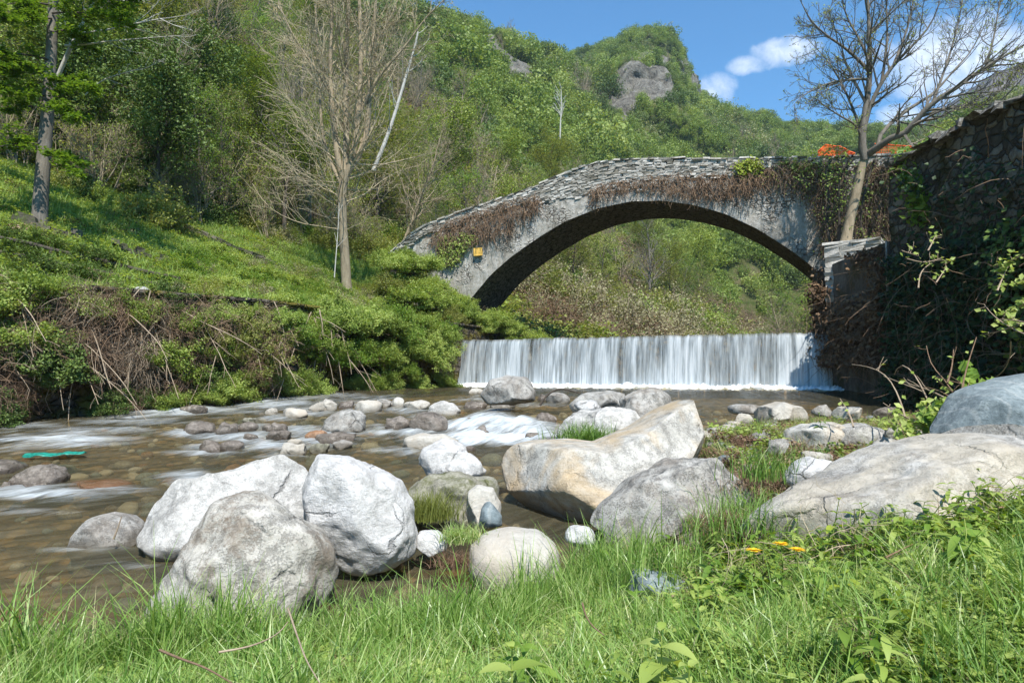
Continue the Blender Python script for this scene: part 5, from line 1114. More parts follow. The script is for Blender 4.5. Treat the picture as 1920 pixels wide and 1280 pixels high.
BU = {'green': [proto('bramble_bush','','bush',bush_parts('leaf_bush', 10500)) for _ in range(3)], 'olive': [proto('bush','','bush',bush_parts('leaf_olive', 8000)) for _ in range(2)],
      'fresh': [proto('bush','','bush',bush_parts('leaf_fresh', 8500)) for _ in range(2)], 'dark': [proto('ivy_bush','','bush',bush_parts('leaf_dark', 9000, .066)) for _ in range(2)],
      'tan': [proto('willow_bush','','bush',bush_parts('leaf_tan', 4200, .06, M['twig_dry'], stems=90)) for _ in range(2)], 'rust': [proto('dry_bush','','bush',bush_parts('leaf_rust', 2600, .06, M['twig_red'], stems=100)) for _ in range(2)],
      'tangle': [proto('dry_brambles','','brambles',tangle_parts(M['twig_brown'])), proto('dry_brambles','','brambles',tangle_parts(M['twig_red'])), proto('dry_brambles','','brambles',tangle_parts(M['twig_dry'],300))]}
bw_ = {'green':'green leafy bramble bush','olive':'olive-green bush','fresh':'bright green bush','dark':'dark ivy-covered bush','tan':'dull tan-green willow bush','rust':'reddish-brown twiggy bush','tangle':'brown dry bramble tangle'}
def bush(kind, P, s, label, group, tilt=(0,0)): 
    pr = BU[kind][rng.integers(len(BU[kind]))]
    return place(pr, P, rng.uniform(0,6.28), s, ('%s %s' % (bw_[kind], label)), group, tilt)
GA = 'bushes on the far river bank seen through the arch'
i = 0
for Y0, kinds, n in [(34,['green','dark','fresh'],9),(40,['tan','olive','rust','tan','rust'],22),(46,['tan','olive','tan','rust','olive'],26),(54,['olive','tan','green','tan'],30),(64,['olive','tan','green'],30),(78,['fresh','olive','tan','dark'],26)]:
    for _ in range(n):
        Y = Y0+rng.uniform(-3,4); px = rng.uniform(960, 1530); X = (px-960)/1280*Y; dl = (XL(Y)-X)*.8
        if dl < .3 or (Y0 == 34 and px > 1180): continue
        if px > 1150 and Y0 in (40,46): kd = ['tan','rust','olive','rust','tan'][rng.integers(5)]
        else: kd = kinds[rng.integers(len(kinds))]
        s = rng.uniform(1.5,2.3)*(Y0/42)**.5
        bush(kd, (X, Y, grnd(X,Y)-.2), (s,s,s*rng.uniform(.9,1.3)), 'through the arch, %s, %s' % ('left part' if px < 1150 else 'middle' if px < 1350 else 'right part', 'close to water' if dl < 3 else 'up the slope'), GA)
for px, Y, kd, s in [(1452,47,'sparse',.75),(1478,44,'bare',.55),(1497,42,'multi',.8),(1512,38,'leafy',.45),(1520,34,'multi',.7)]: plant(kd, px, Y, s, '%s on the far bank seen at the right end of the arch' % word[kd], 'small trees at the right end of the arch')
# bushes smothering the left river wall
GL = 'brambles and bushes hanging over the left river wall'
def onwall(px, f, out):       # place on the wall face: f = 0 at the foot, 1 at the top
    Ys = np.linspace(8, 31, 500); xx = to_px(np.stack([XL(Ys), Ys, Ys*0], 1))[0]; Y = float(np.interp(px, xx, Ys)); X = float(XL(Y)); base = float(zw(Y))
    return np.array([X+out*.8, Y-out*.6, base+(1.95-base)*f])
def wl_(px, f): return ('at the left edge' if px < 110 else 'under the shaded rails' if px < 300 else 'under the mossy wall top' if px < 560 else 'below the tall bare tree' if px < 720 else 'beside the waterfall') + (', along the wall top' if f > .75 else ', halfway down the wall' if f > .35 else ', down at the water')
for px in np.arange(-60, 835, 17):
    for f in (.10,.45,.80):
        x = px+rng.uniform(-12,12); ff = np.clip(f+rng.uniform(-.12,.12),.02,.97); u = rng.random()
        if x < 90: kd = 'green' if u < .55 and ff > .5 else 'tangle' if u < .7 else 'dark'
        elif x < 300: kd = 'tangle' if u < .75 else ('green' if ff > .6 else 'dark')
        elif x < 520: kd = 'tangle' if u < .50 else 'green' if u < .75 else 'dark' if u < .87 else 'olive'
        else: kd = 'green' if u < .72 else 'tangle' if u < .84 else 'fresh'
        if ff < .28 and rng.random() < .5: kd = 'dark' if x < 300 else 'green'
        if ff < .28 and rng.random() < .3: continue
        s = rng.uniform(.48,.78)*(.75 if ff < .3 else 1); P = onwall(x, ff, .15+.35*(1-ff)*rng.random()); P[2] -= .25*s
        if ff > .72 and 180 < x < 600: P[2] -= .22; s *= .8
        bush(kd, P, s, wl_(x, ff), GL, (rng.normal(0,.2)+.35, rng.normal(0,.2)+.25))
GR = 'bushes on the green slope above the left river wall'
for i in range(260):
    px = rng.uniform(300, 830); Y = rng.uniform(17, 27.5) + (px-390)/160; X = (px-960)/1280*Y; dl = (XL(Y)-X)*.8
    if not .4 < dl < 7.5: continue
    if px < 620 and dl > 5.5 and rng.random() < .6: continue
    kd = ['green','green','fresh','olive','tan'][rng.integers(5)]; s = rng.uniform(.25,.7); x, y = to_px(np.array([[X,Y,grnd(X,Y)]]))
    bush(kd, (X,Y,grnd(X,Y)-.15), (s,s,s*.75), 'on green slope, %s' % ('left of tall bare tree' if px < 620 else 'between bare tree and bridge'), GR)
for i in range(22):  # added dark bushes imitate tree shade lying on the terrace
    x = rng.uniform(-30, 350); Y = rng.uniform(15.2, 18.2); X = (x-960)/1280*Y
    if (XL(Y)-X)*.8 > .3: s = rng.uniform(.35,.6); bush('dark', (X,Y,grnd(X,Y)-.1), (s*1.3,s,s*.7), 'on the shaded terrace by the timber rails', 'dark bushes standing in for shade on the terrace at left')
for i in range(46):                                   # the green mound that runs from the bridge foot to the weir
    t = rng.random(); px = 815+215*t+rng.uniform(-18,12); Y = 27.7+2.0*rng.random()+1.2*t; yy_ = 545+82*t+rng.uniform(0,26); P = at(px, yy_+22, Y); s = rng.uniform(.6,.9)*(1-.35*t)
    bush('green' if rng.random() < .8 else 'tangle', P, s, 'between bridge foot and waterfall, %s' % ('upper end' if t < .5 else 'lower end'), 'bushes between the bridge foot and the waterfall')
# long dead canes leaning over the wall
n = 70; px = rng.uniform(-20,640,n); st_ = np.array([onwall(x, rng.uniform(.5,1.0), .35) for x in px]); A = Acc()
P = grow(st_, np.stack([rng.normal(.1,.6,n),rng.uniform(-.5,0,n),rng.normal(-.7,.4,n)],1), rng.uniform(.9,2.4,n), 10, .05, (0,0,-.35)); V, Q = tubes(P, np.linspace(.016,.006,10)[None].repeat(n,0), 4); A.add(V, Q)
k1, k1r = kids(P, np.full((n,10),.01), 3, .3, 1, (20,50), (.2,.5), 5, .1, (0,0,-.2)); V, Q = tubes(k1, np.maximum(k1r,.004), 3); A.add(V, Q)
o = A.build('dead_canes', M['twig_dry']); tag(o, 'long pale dead bramble canes drooping over the left river wall', 'canes', kind='stuff')

for px, py, D_, s_ in [(735,545,27.5,.9),(765,560,27.4,.9),(795,555,27.3,.9),(818,572,27.2,.75),(840,590,27.2,.6),(858,600,27.2,.5),(750,525,28.3,.8),(785,530,28.2,.8),(815,535,28,.7),(742,500,28,.8),(770,505,28,.8),(800,500,28,.75),(760,480,29.4,.6),(722,490,29,.8)]:
    bush('olive' if rng.random() < .5 else 'green', at(px, py+8, D_), s_*.9, 'crowding the bridge foot left of the notice plate', 'bushes at the left foot of the bridge')

# woodland understorey between the trees: dark and olive bushes
GU = 'understorey bushes beneath the trees of the left slope'
for i in range(330):
    px = rng.uniform(-60, 960); Y = rng.uniform(24, 62); X = (px-960)/1280*Y; dl = (XL(Y)-X)*.8
    if not (7.2 if px < 300 else 9.4) < dl < 32: continue  # reaches lower at far left, dark bushes standing in for shade on grass
    u = rng.random(); kd = ('dark' if u < .5 else 'green' if u < .75 else 'olive') if px < 450 else ('olive' if u < .5 else 'dark' if u < .68 else 'fresh' if u < .8 else 'tan'); s = rng.uniform(.9,1.7)*(Y/36)**.5
    bush(kd, (X,Y,grnd(X,Y)-.2), (s,s,s*1.05), 'under trees, %s' % where(px, Y), GU)

# ------------------------------------------------------------------ dry creeper and ivy on the bridge and walls
def poly_pts(poly, n, D=None, fn=None):
    P = np.array(poly, float); out = []
    while len(out) < n:
        q = P.min(0)+(P.max(0)-P.min(0))*rng.random((n*2,2)); ok = in_poly(q[:,0], q[:,1], poly); out += list(q[ok])
    return np.array(out[:n])
def creeper(name, label, poly, n, tw, leaf=None, nl=0, ls=.07, off=-.1, L=(.25,.85), cat='creeper', down=-1.8, place_fn=None, wild=.9):
    q = poly_pts(poly, n); f = place_fn or (lambda x, y: on_bridge(x, y, off)); S = np.array([f(x, y) for x, y in q])
    P = grow(S - bn*.02, rng.normal(size=(n,3))*wild + np.array([0,0,-.35]) - bn*.22, rng.uniform(*L, n), 7, .25, (0,0,down)); 
    A = Acc(); V, Q = tubes(P, np.linspace(.010,.004,7)[None]*rng.uniform(.6,1.5,(n,1)), 3); A.add(V, Q)
    o = empty(name, S.mean(0), label, cat); rel(A.build('stems', tw), o)
    if leaf: 
        c = P.reshape(-1,3)[rng.integers(0, n*7, nl)]+rng.normal(0,.06,(nl,3)); A = Acc(); V, Q = leaves(c, ls, tuple(-bn*.9+np.array([0,0,.6])), .75); A.add(V, Q); rel(A.build('foliage', leaf), o)
    return o
creeper('dry_creeper', 'rust-brown dead creeper hanging on the left haunch of the bridge above the notice', [(815,425),(860,405),(920,388),(965,370),(1010,365),(1020,385),(985,405),(950,435),(905,452),(880,448),(850,450),(825,470),(805,455)], 1100, M['twig_red'], M['leaf_rust'], 500, .05)
creeper('dry_creeper', 'long rust-brown dead creeper hanging along the parapet over the crown of the arch', [(1105,350),(1130,340),(1200,335),(1260,325),(1340,325),(1400,325),(1440,320),(1440,345),(1400,362),(1350,372),(1300,368),(1250,358),(1180,352),(1130,370),(1110,372)], 1050, M['twig_red'], M['leaf_rust'], 500, .05)
creeper('dry_creeper', 'brown and green creeper curtain between the arch crown and the leaning tree', [(1420,312),(1560,300),(1590,310),(1585,400),(1565,470),(1545,480),(1530,400),(1500,350),(1450,345)], 1300, M['twig_brown'], M['leaf_olive'], 900, .07)
creeper('dry_creeper', 'brown creeper covering the bridge end right of the leaning tree', [(1612,305),(1700,300),(1720,340),(1690,380),(1675,450),(1612,452),(1600,400)], 1900, M['twig_brown'], M['leaf_olive'], 1500, .065)
creeper('ivy', 'yellow-green ivy cushion on the parapet right of the arch crown', [(1378,304),(1400,300),(1425,302),(1432,318),(1410,326),(1385,322)], 120, M['twig_brown'], M['leaf_yellow'], 700, .08, L=(.1,.3), cat='ivy')
creeper('ivy', 'small green ivy sprays on the parapet left of the leaning tree', [(1462,300),(1500,302),(1540,305),(1575,300),(1560,330),(1520,325),(1480,318)], 160, M['twig_brown'], M['leaf_bush'], 800, .08, L=(.1,.35), cat='ivy')
creeper('ivy', 'dark green ivy patch just left of the yellow notice plate', [(822,440),(850,445),(890,437),(893,452),(872,462),(866,480),(845,498),(825,480)], 380, M['twig_brown'], M['leaf_bush'], 2200, .075, L=(.15,.4), cat='ivy')
# the wall on the right is clothed in shaded ivy
def ivy_wall(label, y0, y1, z0, z1, n, leaf, thr, x0=9.92, ls=.10, tw=M['twig_brown']):
    Y = rng.uniform(y0, y1, n*4); Z = rng.uniform(z0, z1, n*4); m = fbm(np.stack([Y*.55, Z*.55, Y*0+z0], 1), 4); ok = m + rng.normal(0,.12,n*4) + .25*(1-smoothstep(Z, z1-1.2, z1))*1 > thr; Y, Z = Y[ok][:n], Z[ok][:n]; m = m[ok][:n]
    X = x0 - np.abs(rng.normal(.10,.14,len(Y))) - np.clip(m,0,1)*.35; C = np.stack([X,Y,Z],1); o = empty('ivy', (x0,(y0+y1)/2,z0), label, 'ivy')
    A = Acc(); V, Q = leaves(C, ls, (-.9,-.3,.6), .85); A.add(V, Q); rel(A.build('foliage', leaf), o)
    k = n//28; S = C[rng.integers(0,len(C),k)]; P = grow(S, rng.normal(size=(k,3))*[.4,1,.6]+[-.25,0,-.3], rng.uniform(.4,1.6,k), 9, .2, (0,0,-.8)); A = Acc(); V, Q = tubes(P, np.linspace(.010,.004,9)[None].repeat(k,0), 3); A.add(V, Q); rel(A.build('stems', tw), o)
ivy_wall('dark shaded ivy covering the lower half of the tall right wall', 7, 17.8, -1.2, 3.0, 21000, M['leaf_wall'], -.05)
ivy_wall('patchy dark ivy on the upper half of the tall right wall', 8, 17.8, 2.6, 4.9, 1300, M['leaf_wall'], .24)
ivy_wall('brown and dark green growth hanging down the lower river wall', 17.9, 22, .2, 3.4, 7000, M['leaf_rust'], .08)
ivy_wall('mid-green creeper leaves scattered on the tall wall above the blue-grey block', 8, 13.5, -.6, 3.6, 3400, M['leaf_dark'], .05, 9.75, .12)
# bright sunlit shrub hanging at the wall corner
def leafy_mass(name, label, pts, leaf, n, r, ls, tw, cat='bush', bias=(-.5,-.7,.5)):
    C0 = np.array([at(*p) for p in pts]); i = rng.integers(0, len(C0), n); C = C0[i]+rng.normal(0,r,(n,3))*[1,1,.9]; o = empty(name, C0[-1], label, cat)
    A = Acc(); V, Q = leaves(C, ls, bias, .5); A.add(V, Q); rel(A.build('foliage', leaf), o)
    k = max(12, n//40); S = C0[rng.integers(0,len(C0),k)]; P = grow(S, rng.normal(size=(k,3))*[1,1,.8], rng.uniform(.3,.9,k), 6, .15, (0,0,-.3)); A = Acc(); V, Q = tubes(P, np.linspace(.012,.004,6)[None].repeat(k,0), 4); A.add(V, Q); rel(A.build('stems', tw), o); return o
leafy_mass('hanging_shrub', 'bright green sunlit shrub hanging over the corner of the tall right wall', [(1742,285,17),(1705,302,17.4),(1722,315,17),(1740,320,16.8),(1715,335,17),(1745,340,16.6),(1735,360,16.6),(1750,345,16.5),(1725,375,16.6),(1742,385,16.4),(1735,400,16.4),(1700,320,17.6)], M['leaf_fresh'], 2600, .17, .16, M['twig_brown'])
leafy_mass('sapling', 'single thin green shoot standing up from the wall corner', [(1744,300,17.2),(1744,285,17.2),(1745,270,17.2),(1744,258,17.2),(1736,275,17.2),(1752,280,17.2)], M['leaf_bush'], 160, .09, .12, M['twig_dry'], 'sapling')
# bramble sprays catching the sun in front of the wall
def spray(label, sticks, D, leaf, nl, tw=M['twig_dry'], r=.012, ls=.09, name='bramble', cat='bramble', group=None, kidn=3):
    A = Acc(); L_ = [px_limb([(x, y, D+dz*.3) for dz, (x, y) in enumerate(s)], r, r*.4, 10) for s in sticks]; P, Rr = cat_(*L_); V, Q = tubes(P, Rr, 5); A.add(V, Q)
    k, kr = kids(P, Rr, kidn, .2, 1, (25,60), (.15,.35), 6, .1, (0,0,.2), rr=.6); V, Q = tubes(k, np.maximum(kr,.0028), 4); A.add(V, Q)
    o = empty(name, P[0,-1], label, cat, group); rel(A.build('stems', tw), o); al = np.concatenate([P[:,2:].reshape(-1,3), k[:,2:].reshape(-1,3)]); C = al[rng.integers(0,len(al),nl)]+rng.normal(0,.035,(nl,3))
    A = Acc(); V, Q = leaves(C, ls, (-.2,-.6,.9), .65); A.add(V, Q); rel(A.build('foliage', leaf), o)
spray('bramble spray with pinkish twigs and few leaves in front of the dark wall', [[(1700,485),(1725,492),(1748,490),(1770,482)],[(1722,540),(1724,515),(1735,500),(1752,490)],[(1755,530),(1765,515),(1775,500)],[(1690,470),(1705,475),(1722,480)],[(1740,470),(1748,455),(1755,440)]], 9.2, M['leaf_bush'], 60, M['twig_dry'], .010, .07)
spray('leafy bramble branch reaching in from the right edge against the dark wall', [[(1930,470),(1895,490),(1865,500)],[(1930,520),(1900,530),(1870,540)],[(1935,560),(1905,580),(1880,590)],[(1870,545),(1880,520),(1890,500)],[(1925,610),(1900,605),(1875,600)]], 8.4, M['leaf_bush'], 150, M['twig_dry'], .010, .08)
spray('bare pale twigs reaching in from the right edge below the leafy bramble', [[(1925,628),(1895,615),(1862,592),(1845,570)],[(1900,612),(1870,622),(1840,628)],[(1895,640),(1895,670),(1880,700),(1855,712)],[(1925,605),(1900,600),(1875,598)]], 8.0, M['leaf_bush'], 16, M['twig_dry'], .009, .09)
spray('tall arching reddish bramble canes in front of the dark wall above the gravel', [[(1697,782),(1690,755),(1672,715),(1650,695),(1622,686),(1597,683)],[(1752,775),(1735,740),(1718,705),(1695,682),(1682,690),(1677,702)],[(1720,792),(1695,780),(1675,768),(1656,755)],[(1600,800),(1595,780),(1585,762),(1575,747)],[(1770,745),(1740,730),(1712,722),(1690,713)]], 7.6, M['leaf_bush'], 10, M['twig_dry'], .011, .07, kidn=2)
spray('upright bare bramble canes beside the blue-grey block', [[(1832,820),(1800,760),(1775,715),(1745,685),(1737,648)],[(1776,718),(1785,690),(1788,655)],[(1798,765),(1805,720),(1815,680),(1831,632)],[(1800,760),(1770,735),(1735,725)],[(1758,712),(1775,728),(1800,745)]], 7.1, M['leaf_bush'], 14, M['twig_red'], .010, .07, kidn=2)
spray('bright green bramble leaves sprouting beside the blue-grey block', [[(1805,790),(1810,750),(1815,720),(1825,702)],[(1805,790),(1825,745),(1845,715)],[(1790,800),(1780,770),(1765,760)],[(1800,790),(1840,760),(1862,728)],[(1780,800),(1750,785),(1735,780)]], 7.0, M['leaf_fresh'], 210, M['twig_brown'], .008, .13)
spray('leafy bramble runners trailing over the gravel left of the blue-grey block', [[(1780,810),(1740,800),(1700,798),(1660,790)],[(1790,830),(1750,820),(1710,812),(1690,800)],[(1760,800),(1740,770),(1730,750)],[(1700,830),(1690,800),(1680,780)]], 7.1, M['leaf_bush'], 260, M['twig_brown'], .007, .08)

# ------------------------------------------------------------------ orange safety netting on the bridge end
M['orange'] = material('orange_plastic', lambda g: bsdf(g, (.85,.13,.02,1), .45, .4))
def netting(label, top, bot, nx, nz_, wav, off=1.2):
    x0, y0, x1, y1 = top[0][0], 0, top[-1][0], 0; us = np.linspace(0,1,nx); T = np.array([on_bridge(np.interp(u,[0,1],[x0,x1]), np.interp(np.interp(u,[0,1],[x0,x1]), [p[0] for p in top],[p[1] for p in top]), off) for u in us]); Bo = np.array([on_bridge(np.interp(u,[0,1],[x0,x1]), bot, off) for u in us])
    vs_ = np.linspace(0,1,nz_); G = Bo[:,None]*(1-vs_[None,:,None])+T[:,None]*vs_[None,:,None]; G = G + bn*(fbm(G.reshape(-1,3)*2.3,3).reshape(nx,nz_,1)*wav) + np.array([0,0,1])*fbm(G.reshape(-1,3)*3+7,2).reshape(nx,nz_,1)*wav*.15
    A = Acc(); V, Q = tubes(G, np.full((nx,nz_), .008), 4); A.add(V, Q); Gt = G.transpose(1,0,2).copy(); rr_ = np.full((nz_,nx), .008); rr_[-1] = .022; V, Q = tubes(Gt, rr_, 4); A.add(V, Q)
    o = empty('safety_fence', Bo[0], label, 'fence'); rel(A.build('net', M['orange']), o); P = np.array([[Bo[k]-[0,0,.3], T[k]+[0,0,.04]] for k in (0, nx//2, nx-1)]); V, Q = tubes(P, np.full((3,2), .02), 6); A = Acc(); A.add(V, Q); rel(A.build('posts', M['bark_grey']), o)
netting('stretched orange plastic safety netting on the bridge end right of the leaning tree', [(1640,270),(1700,274),(1765,280)], 297, 40, 6, .05)
netting('bunched-up orange plastic safety netting on the bridge left of the leaning tree', [(1534,284),(1548,272),(1575,275),(1604,288)], 298, 46, 9, .18)
leafy_mass('weeds', 'yellowish weeds tangled in the bunched orange netting', [(1556,280,23.2),(1570,282,23.2),(1545,288,23.2),(1585,288,23.2),(1525,293,23.2)], M['leaf_yellow'], 130, .10, .09, M['twig_dry'], 'weeds')

# ------------------------------------------------------------------ terraces on the meadow slope
def m_stone_dark(g):
    r = g.attr('rnd'); n = g.noise(g.pos(), 9, 5, .7); c = g.ramp(g.math('ADD', g.math('MULTIPLY', r, .4), g.math('MULTIPLY', n, .6)), [(.25,(.05,.045,.035)),(.5,(.13,.115,.09)),(.75,(.24,.22,.18))])
    return bsdf(g, g.mix(g.mapr(n, .48, .6, 0, .7), c, (.07,.09,.025)), .95, .1, n, 1, .04)
M['stone_dark'] = material('stone_dark', m_stone_dark)
def drystone(label, pts, h, n_rows, m=M['stone_dark'], dark=False):
    C=[];Ls=[];Hs=[];AX=[]; G = [at(x,y,D) for x,y,D in pts]; G = resample(np.array(G), 60)
    for r_ in range(n_rows):
        i = 0.0
        while i < 58.5:
            p0 = G[int(i)]; L = rng.uniform(.18,.5); seg = np.linalg.norm(G[1:]-G[:-1],axis=1).mean(); j = min(i+L/seg, 59); p1 = G[int(j)]; ax = unit((G[min(int(i)+1,59)]-G[int(i)])+1e-6); c = p0*(1-(i%1))+G[min(int(i)+1,59)]*(i%1)
            if rng.random() < .7: C.append(np.array([c[0],c[1],grnd(c[0],c[1])+h*(r_+.4)/n_rows+rng.normal(0,.02)])); Ls.append(L); Hs.append(h/n_rows*rng.uniform(.8,1.1)); AX.append(unit(ax+rng.normal(0,.08,3)))
            i = j
    C=np.array(C); ax=np.array(AX)[:,None]; az=np.broadcast_to(np.array([0,0,1.]),(len(C),1,3)); ay=np.cross(az,ax); V,Q = stone_box(C,ax,ay,az,np.array(Ls),rng.uniform(.25,.4,len(C)),np.array(Hs),.14); A=Acc(); A.add(V,Q,np.repeat(rng.random(len(Q)//6)*.55,6))
    return tag(A.build('terrace_wall', m, loc=C[0]), label, 'wall')
def slope_at(px, Y): X = (px-960)/1280*Y; return px, float(to_px(np.array([[X,Y,grnd(X,Y)]]))[1][0]), Y
drystone('low broken dry-stone edge running down the grassy slope', [slope_at(230,27.5),slope_at(330,26.5),slope_at(440,26),slope_at(550,26)], .34, 3)
drystone('half-buried stone edge in the shade behind the slender tree', [slope_at(-40,18),slope_at(120,18.6),slope_at(240,19.5),slope_at(330,20.2)], .34, 2)
for k, (Ya, lab) in enumerate([(16.4,'upper dark timber rail lying across the shaded bank at left'),(15.9,'lower dark timber rail lying across the shaded bank at left')]):
    a0, a1 = slope_at(-40,Ya), slope_at(335,Ya+2.2); p0, p1 = at(*a0)+[0,0,.30-.12*k], at(*a1)+[0,0,.24-.12*k]; P = np.linspace(p0,p1,16)[None]; P[0,:,2] += fbm(P[0]*.8,2)*.06; V, Q = tubes(P, np.full((1,16),.055), 7); A = Acc(); A.add(V,Q)
    o = empty('timber_rail', p0, lab, 'rail'); rel(A.build('rail', M['bark_dark'], smooth=True), o); A = Acc(); pp = P[0,::5]; V, Q = tubes(np.stack([pp-[0,0,.6], pp+[0,0,.05]],1), np.full((len(pp),2),.05), 6); A.add(V,Q); rel(A.build('posts', M['bark_dark']), o)

# ------------------------------------------------------------------ grass, herbs, litter: uncountable ground cover
def tuft(n, r, h, w, m, lean=.4, K=5):
    b = rng.normal(0, r, (n,3)); b[:,2] = -.03; A = Acc(); V, Q, rr_ = blades(b, h*rng.uniform(.45,1.15,n), w*rng.uniform(.6,1.3,n), lean, K); A.add(V, Q, rr_); return A.build('tuft', m, link=False)
def herb(n, r, h, ls, m, asp=.75):
    c = rng.normal(0, r, (n,3)); c[:,2] = np.abs(rng.normal(h*.55, h*.3, n)); A = Acc(); V, Q = leaves(c, ls, (0,-.2,1.5), asp); A.add(V, Q)
    k = n//3; P = np.stack([c[:k]*[.4,.4,0], c[:k]*[.8,.8,.6], c[:k]], 1); V, Q = tubes(P, np.full((k,3), .0012), 3); A.add(V, Q); return A.build('herb', m, link=False)
gp = [tuft(42,.055,.37,.010,M['grass'],.4) for _ in range(4)] + [tuft(52,.06,.16,.0085,M['grass'],.6,4) for _ in range(3)] + [tuft(20,.05,.50,.012,M['grass'],.5) for _ in range(3)] + [herb(46,.075,.08,.040,M['leaf_bush']) for _ in range(3)] + [tuft(40,.07,.13,.006,M['leaf_litter'],1.2,4) for _ in range(2)]
def scat_pts(n, x0, x1, y0, y1): X = rng.uniform(x0,x1,n); Y = rng.uniform(y0,y1,n); return X, Y
X, Y = scat_pts(60000, -6.5, 7.5, 1.5, 7.2); dr = X-XR(Y); x, y = to_px(np.stack([X,Y,ground(X,Y)],1)); m1 = fbm2(X,Y,1.2,3,7)
tall = smoothstep(-dr, -1.6, -.0)*smoothstep(-X, -3.2, -.8)           # long fringe by the water, thinning to turf at the right
ok = (dr > .02) & (x > -150) & (x < 2080) & (y < 1650)
ok &= ~((X > 1.2) & (Y > 4.6) & (m1+rng.normal(0,.1,len(X)) < .18))
ok &= rng.random(len(X)) < (.42 + .25*(Y<4)) 
bld = [(1.7,5.3,1.5)]
X, Y, dr, tall = X[ok], Y[ok], dr[ok], tall[ok]; n = len(X); u = rng.random(n); ht = fbm2(X,Y,2.2,3,11)
idx = np.where(u < .10+.45*tall, rng.integers(0,4,n), np.where(u < .38+.25*tall, rng.integers(4,7,n), np.where(u < .44+.40*tall, rng.integers(7,10,n), rng.integers(10,13,n))))
pt = fbm2(X,Y,1.7,3,31); idx = np.where(rng.random(n) < .05+.35*(pt > .28), rng.integers(13,15,n), idx)
s = rng.uniform(.6,1.25,n)*(.52+.72*tall)*(1+.8*ht); s = np.clip(s, .25, 1.6)
wind = .22
scatter('grass', np.stack([X,Y,ground(X,Y)],1), np.stack([rng.normal(0,.14,n), rng.normal(.10,.14,n), rng.uniform(0,6.28,n)],1), np.stack([s*.5+.5,s*.5+.5,s],1), idx, gp, 'fresh green grass and clover on the near bank', 'grass'); print('near tufts', n)
# slope meadow
sp_ = [tuft(34,.10,.20,.016,M['grass_slope'],.5,4) for _ in range(4)] + [tuft(26,.09,.32,.014,M['grass_slope'],.5,4) for _ in range(2)] + [herb(50,.14,.12,.06,M['leaf_bush']) for _ in range(3)] + [herb(44,.12,.08,.055,M['leaf_litter'],.6)]
X, Y = scat_pts(60000, -24, -3, 9, 40); dl = (XL(Y)-X)*.8; x, y = to_px(np.stack([X,Y,ground(X,Y)],1)); m1 = fbm2(X,Y,.5,3,17)
ok = (dl > .25) & (dl < 14) & (x > -60) & (x < 900) & (rng.random(len(X)) < .55); X, Y, m1 = X[ok], Y[ok], m1[ok]; n = len(X); u = rng.random(n)-m1*.5
idx = np.where(u < .50, rng.integers(0,4,n), np.where(u < .64, rng.integers(4,6,n), np.where(u < .93, rng.integers(6,9,n), 9))); s = rng.uniform(.7,1.4,n)*(1+.4*m1)
scatter('meadow_grass', np.stack([X,Y,ground(X,Y)],1), np.stack([rng.normal(0,.2,n), rng.normal(0,.2,n), rng.uniform(0,6.28,n)],1), np.stack([s,s,s],1), idx, sp_, 'lush green grass and herbs on the terraced slope', 'grass')
# woodland floor cover
wp_ = [herb(60,.38,.40,.13,M['leaf_dark']), herb(60,.38,.40,.13,M['leaf_wood']), herb(60,.38,.45,.13,M['leaf_olive']), herb(50,.35,.2,.12,M['leaf_litter'],.6), tangle_parts(M['twig_brown'],60,'leaf_rust',20)[0]]
X, Y = scat_pts(60000, -62, 50, 22, 105); dl = (XL(Y)-X)*.8; P = np.stack([X,Y,ground(X,Y)],1); x, y = to_px(P)
ok = (dl > 12) & (dl < 70) & (x > -60) & (x < 1560) & (y > -60); ok |= (dl > .2) & (dl <= 12) & (x > 940) & (x < 1560) & (Y > 32); P, x = P[ok], x[ok]; P, x = P[:26000], x[:26000]; n = len(P); u = rng.random(n); s = rng.uniform(.7,1.5,n)*(P[:,1]/35)**.7
idx = np.where(x < 450, np.where(u < .45, 0, np.where(u < .7, 1, np.where(u < .85, 3, 4))), np.where(u < .15, 0, np.where(u < .40, 1, np.where(u < .75, 2, np.where(u < .88, 3, 4)))))
scatter('undergrowth', P, np.stack([rng.normal(0,.4,n), rng.normal(0,.4,n), rng.uniform(0,6.28,n)],1), np.stack([s,s,s],1), idx, wp_, 'undergrowth covering the floor of the wooded slope', 'undergrowth')
# dry litter and weeds between the bank stones
lt_ = [tangle_parts(M['twig_pale'],40,'leaf_litter',40)[0], herb(60,.10,.05,.045,M['leaf_litter'],.6), herb(50,.09,.10,.05,M['leaf_bush']), tuft(36,.05,.22,.006,M['leaf_litter'],.9), tuft(46,.05,.22,.006,M['grass'],.5)]
X, Y = scat_pts(14000, 1.0, 9.5, 4.2, 13.5); dr = X-XR(Y); m1 = fbm2(X,Y,1.0,3,7); ok = (dr > .1) & (dr < 5) & ((m1 < .25) | (Y < 7.5)) & (rng.random(len(X)) < .30); X, Y = X[ok], Y[ok]; n = len(X); u = rng.random(n)
u = u + .10*(Y > 7.5); idx = np.where(u < .06, 0, np.where(u < .48, 1, np.where(u < .66, 2, np.where(u < .84, 3, 4)))); s = rng.uniform(.7,1.3,n); s = np.where(idx == 0, s*.28, s)
scatter('litter', np.stack([X,Y,ground(X,Y)+.01],1), np.stack([rng.normal(0,.2,n), rng.normal(0,.2,n), rng.uniform(0,6.28,n)],1), np.stack([s,s,s],1), idx, lt_, 'dead leaves, dry stems and small weeds between the bank stones', 'leaf litter')

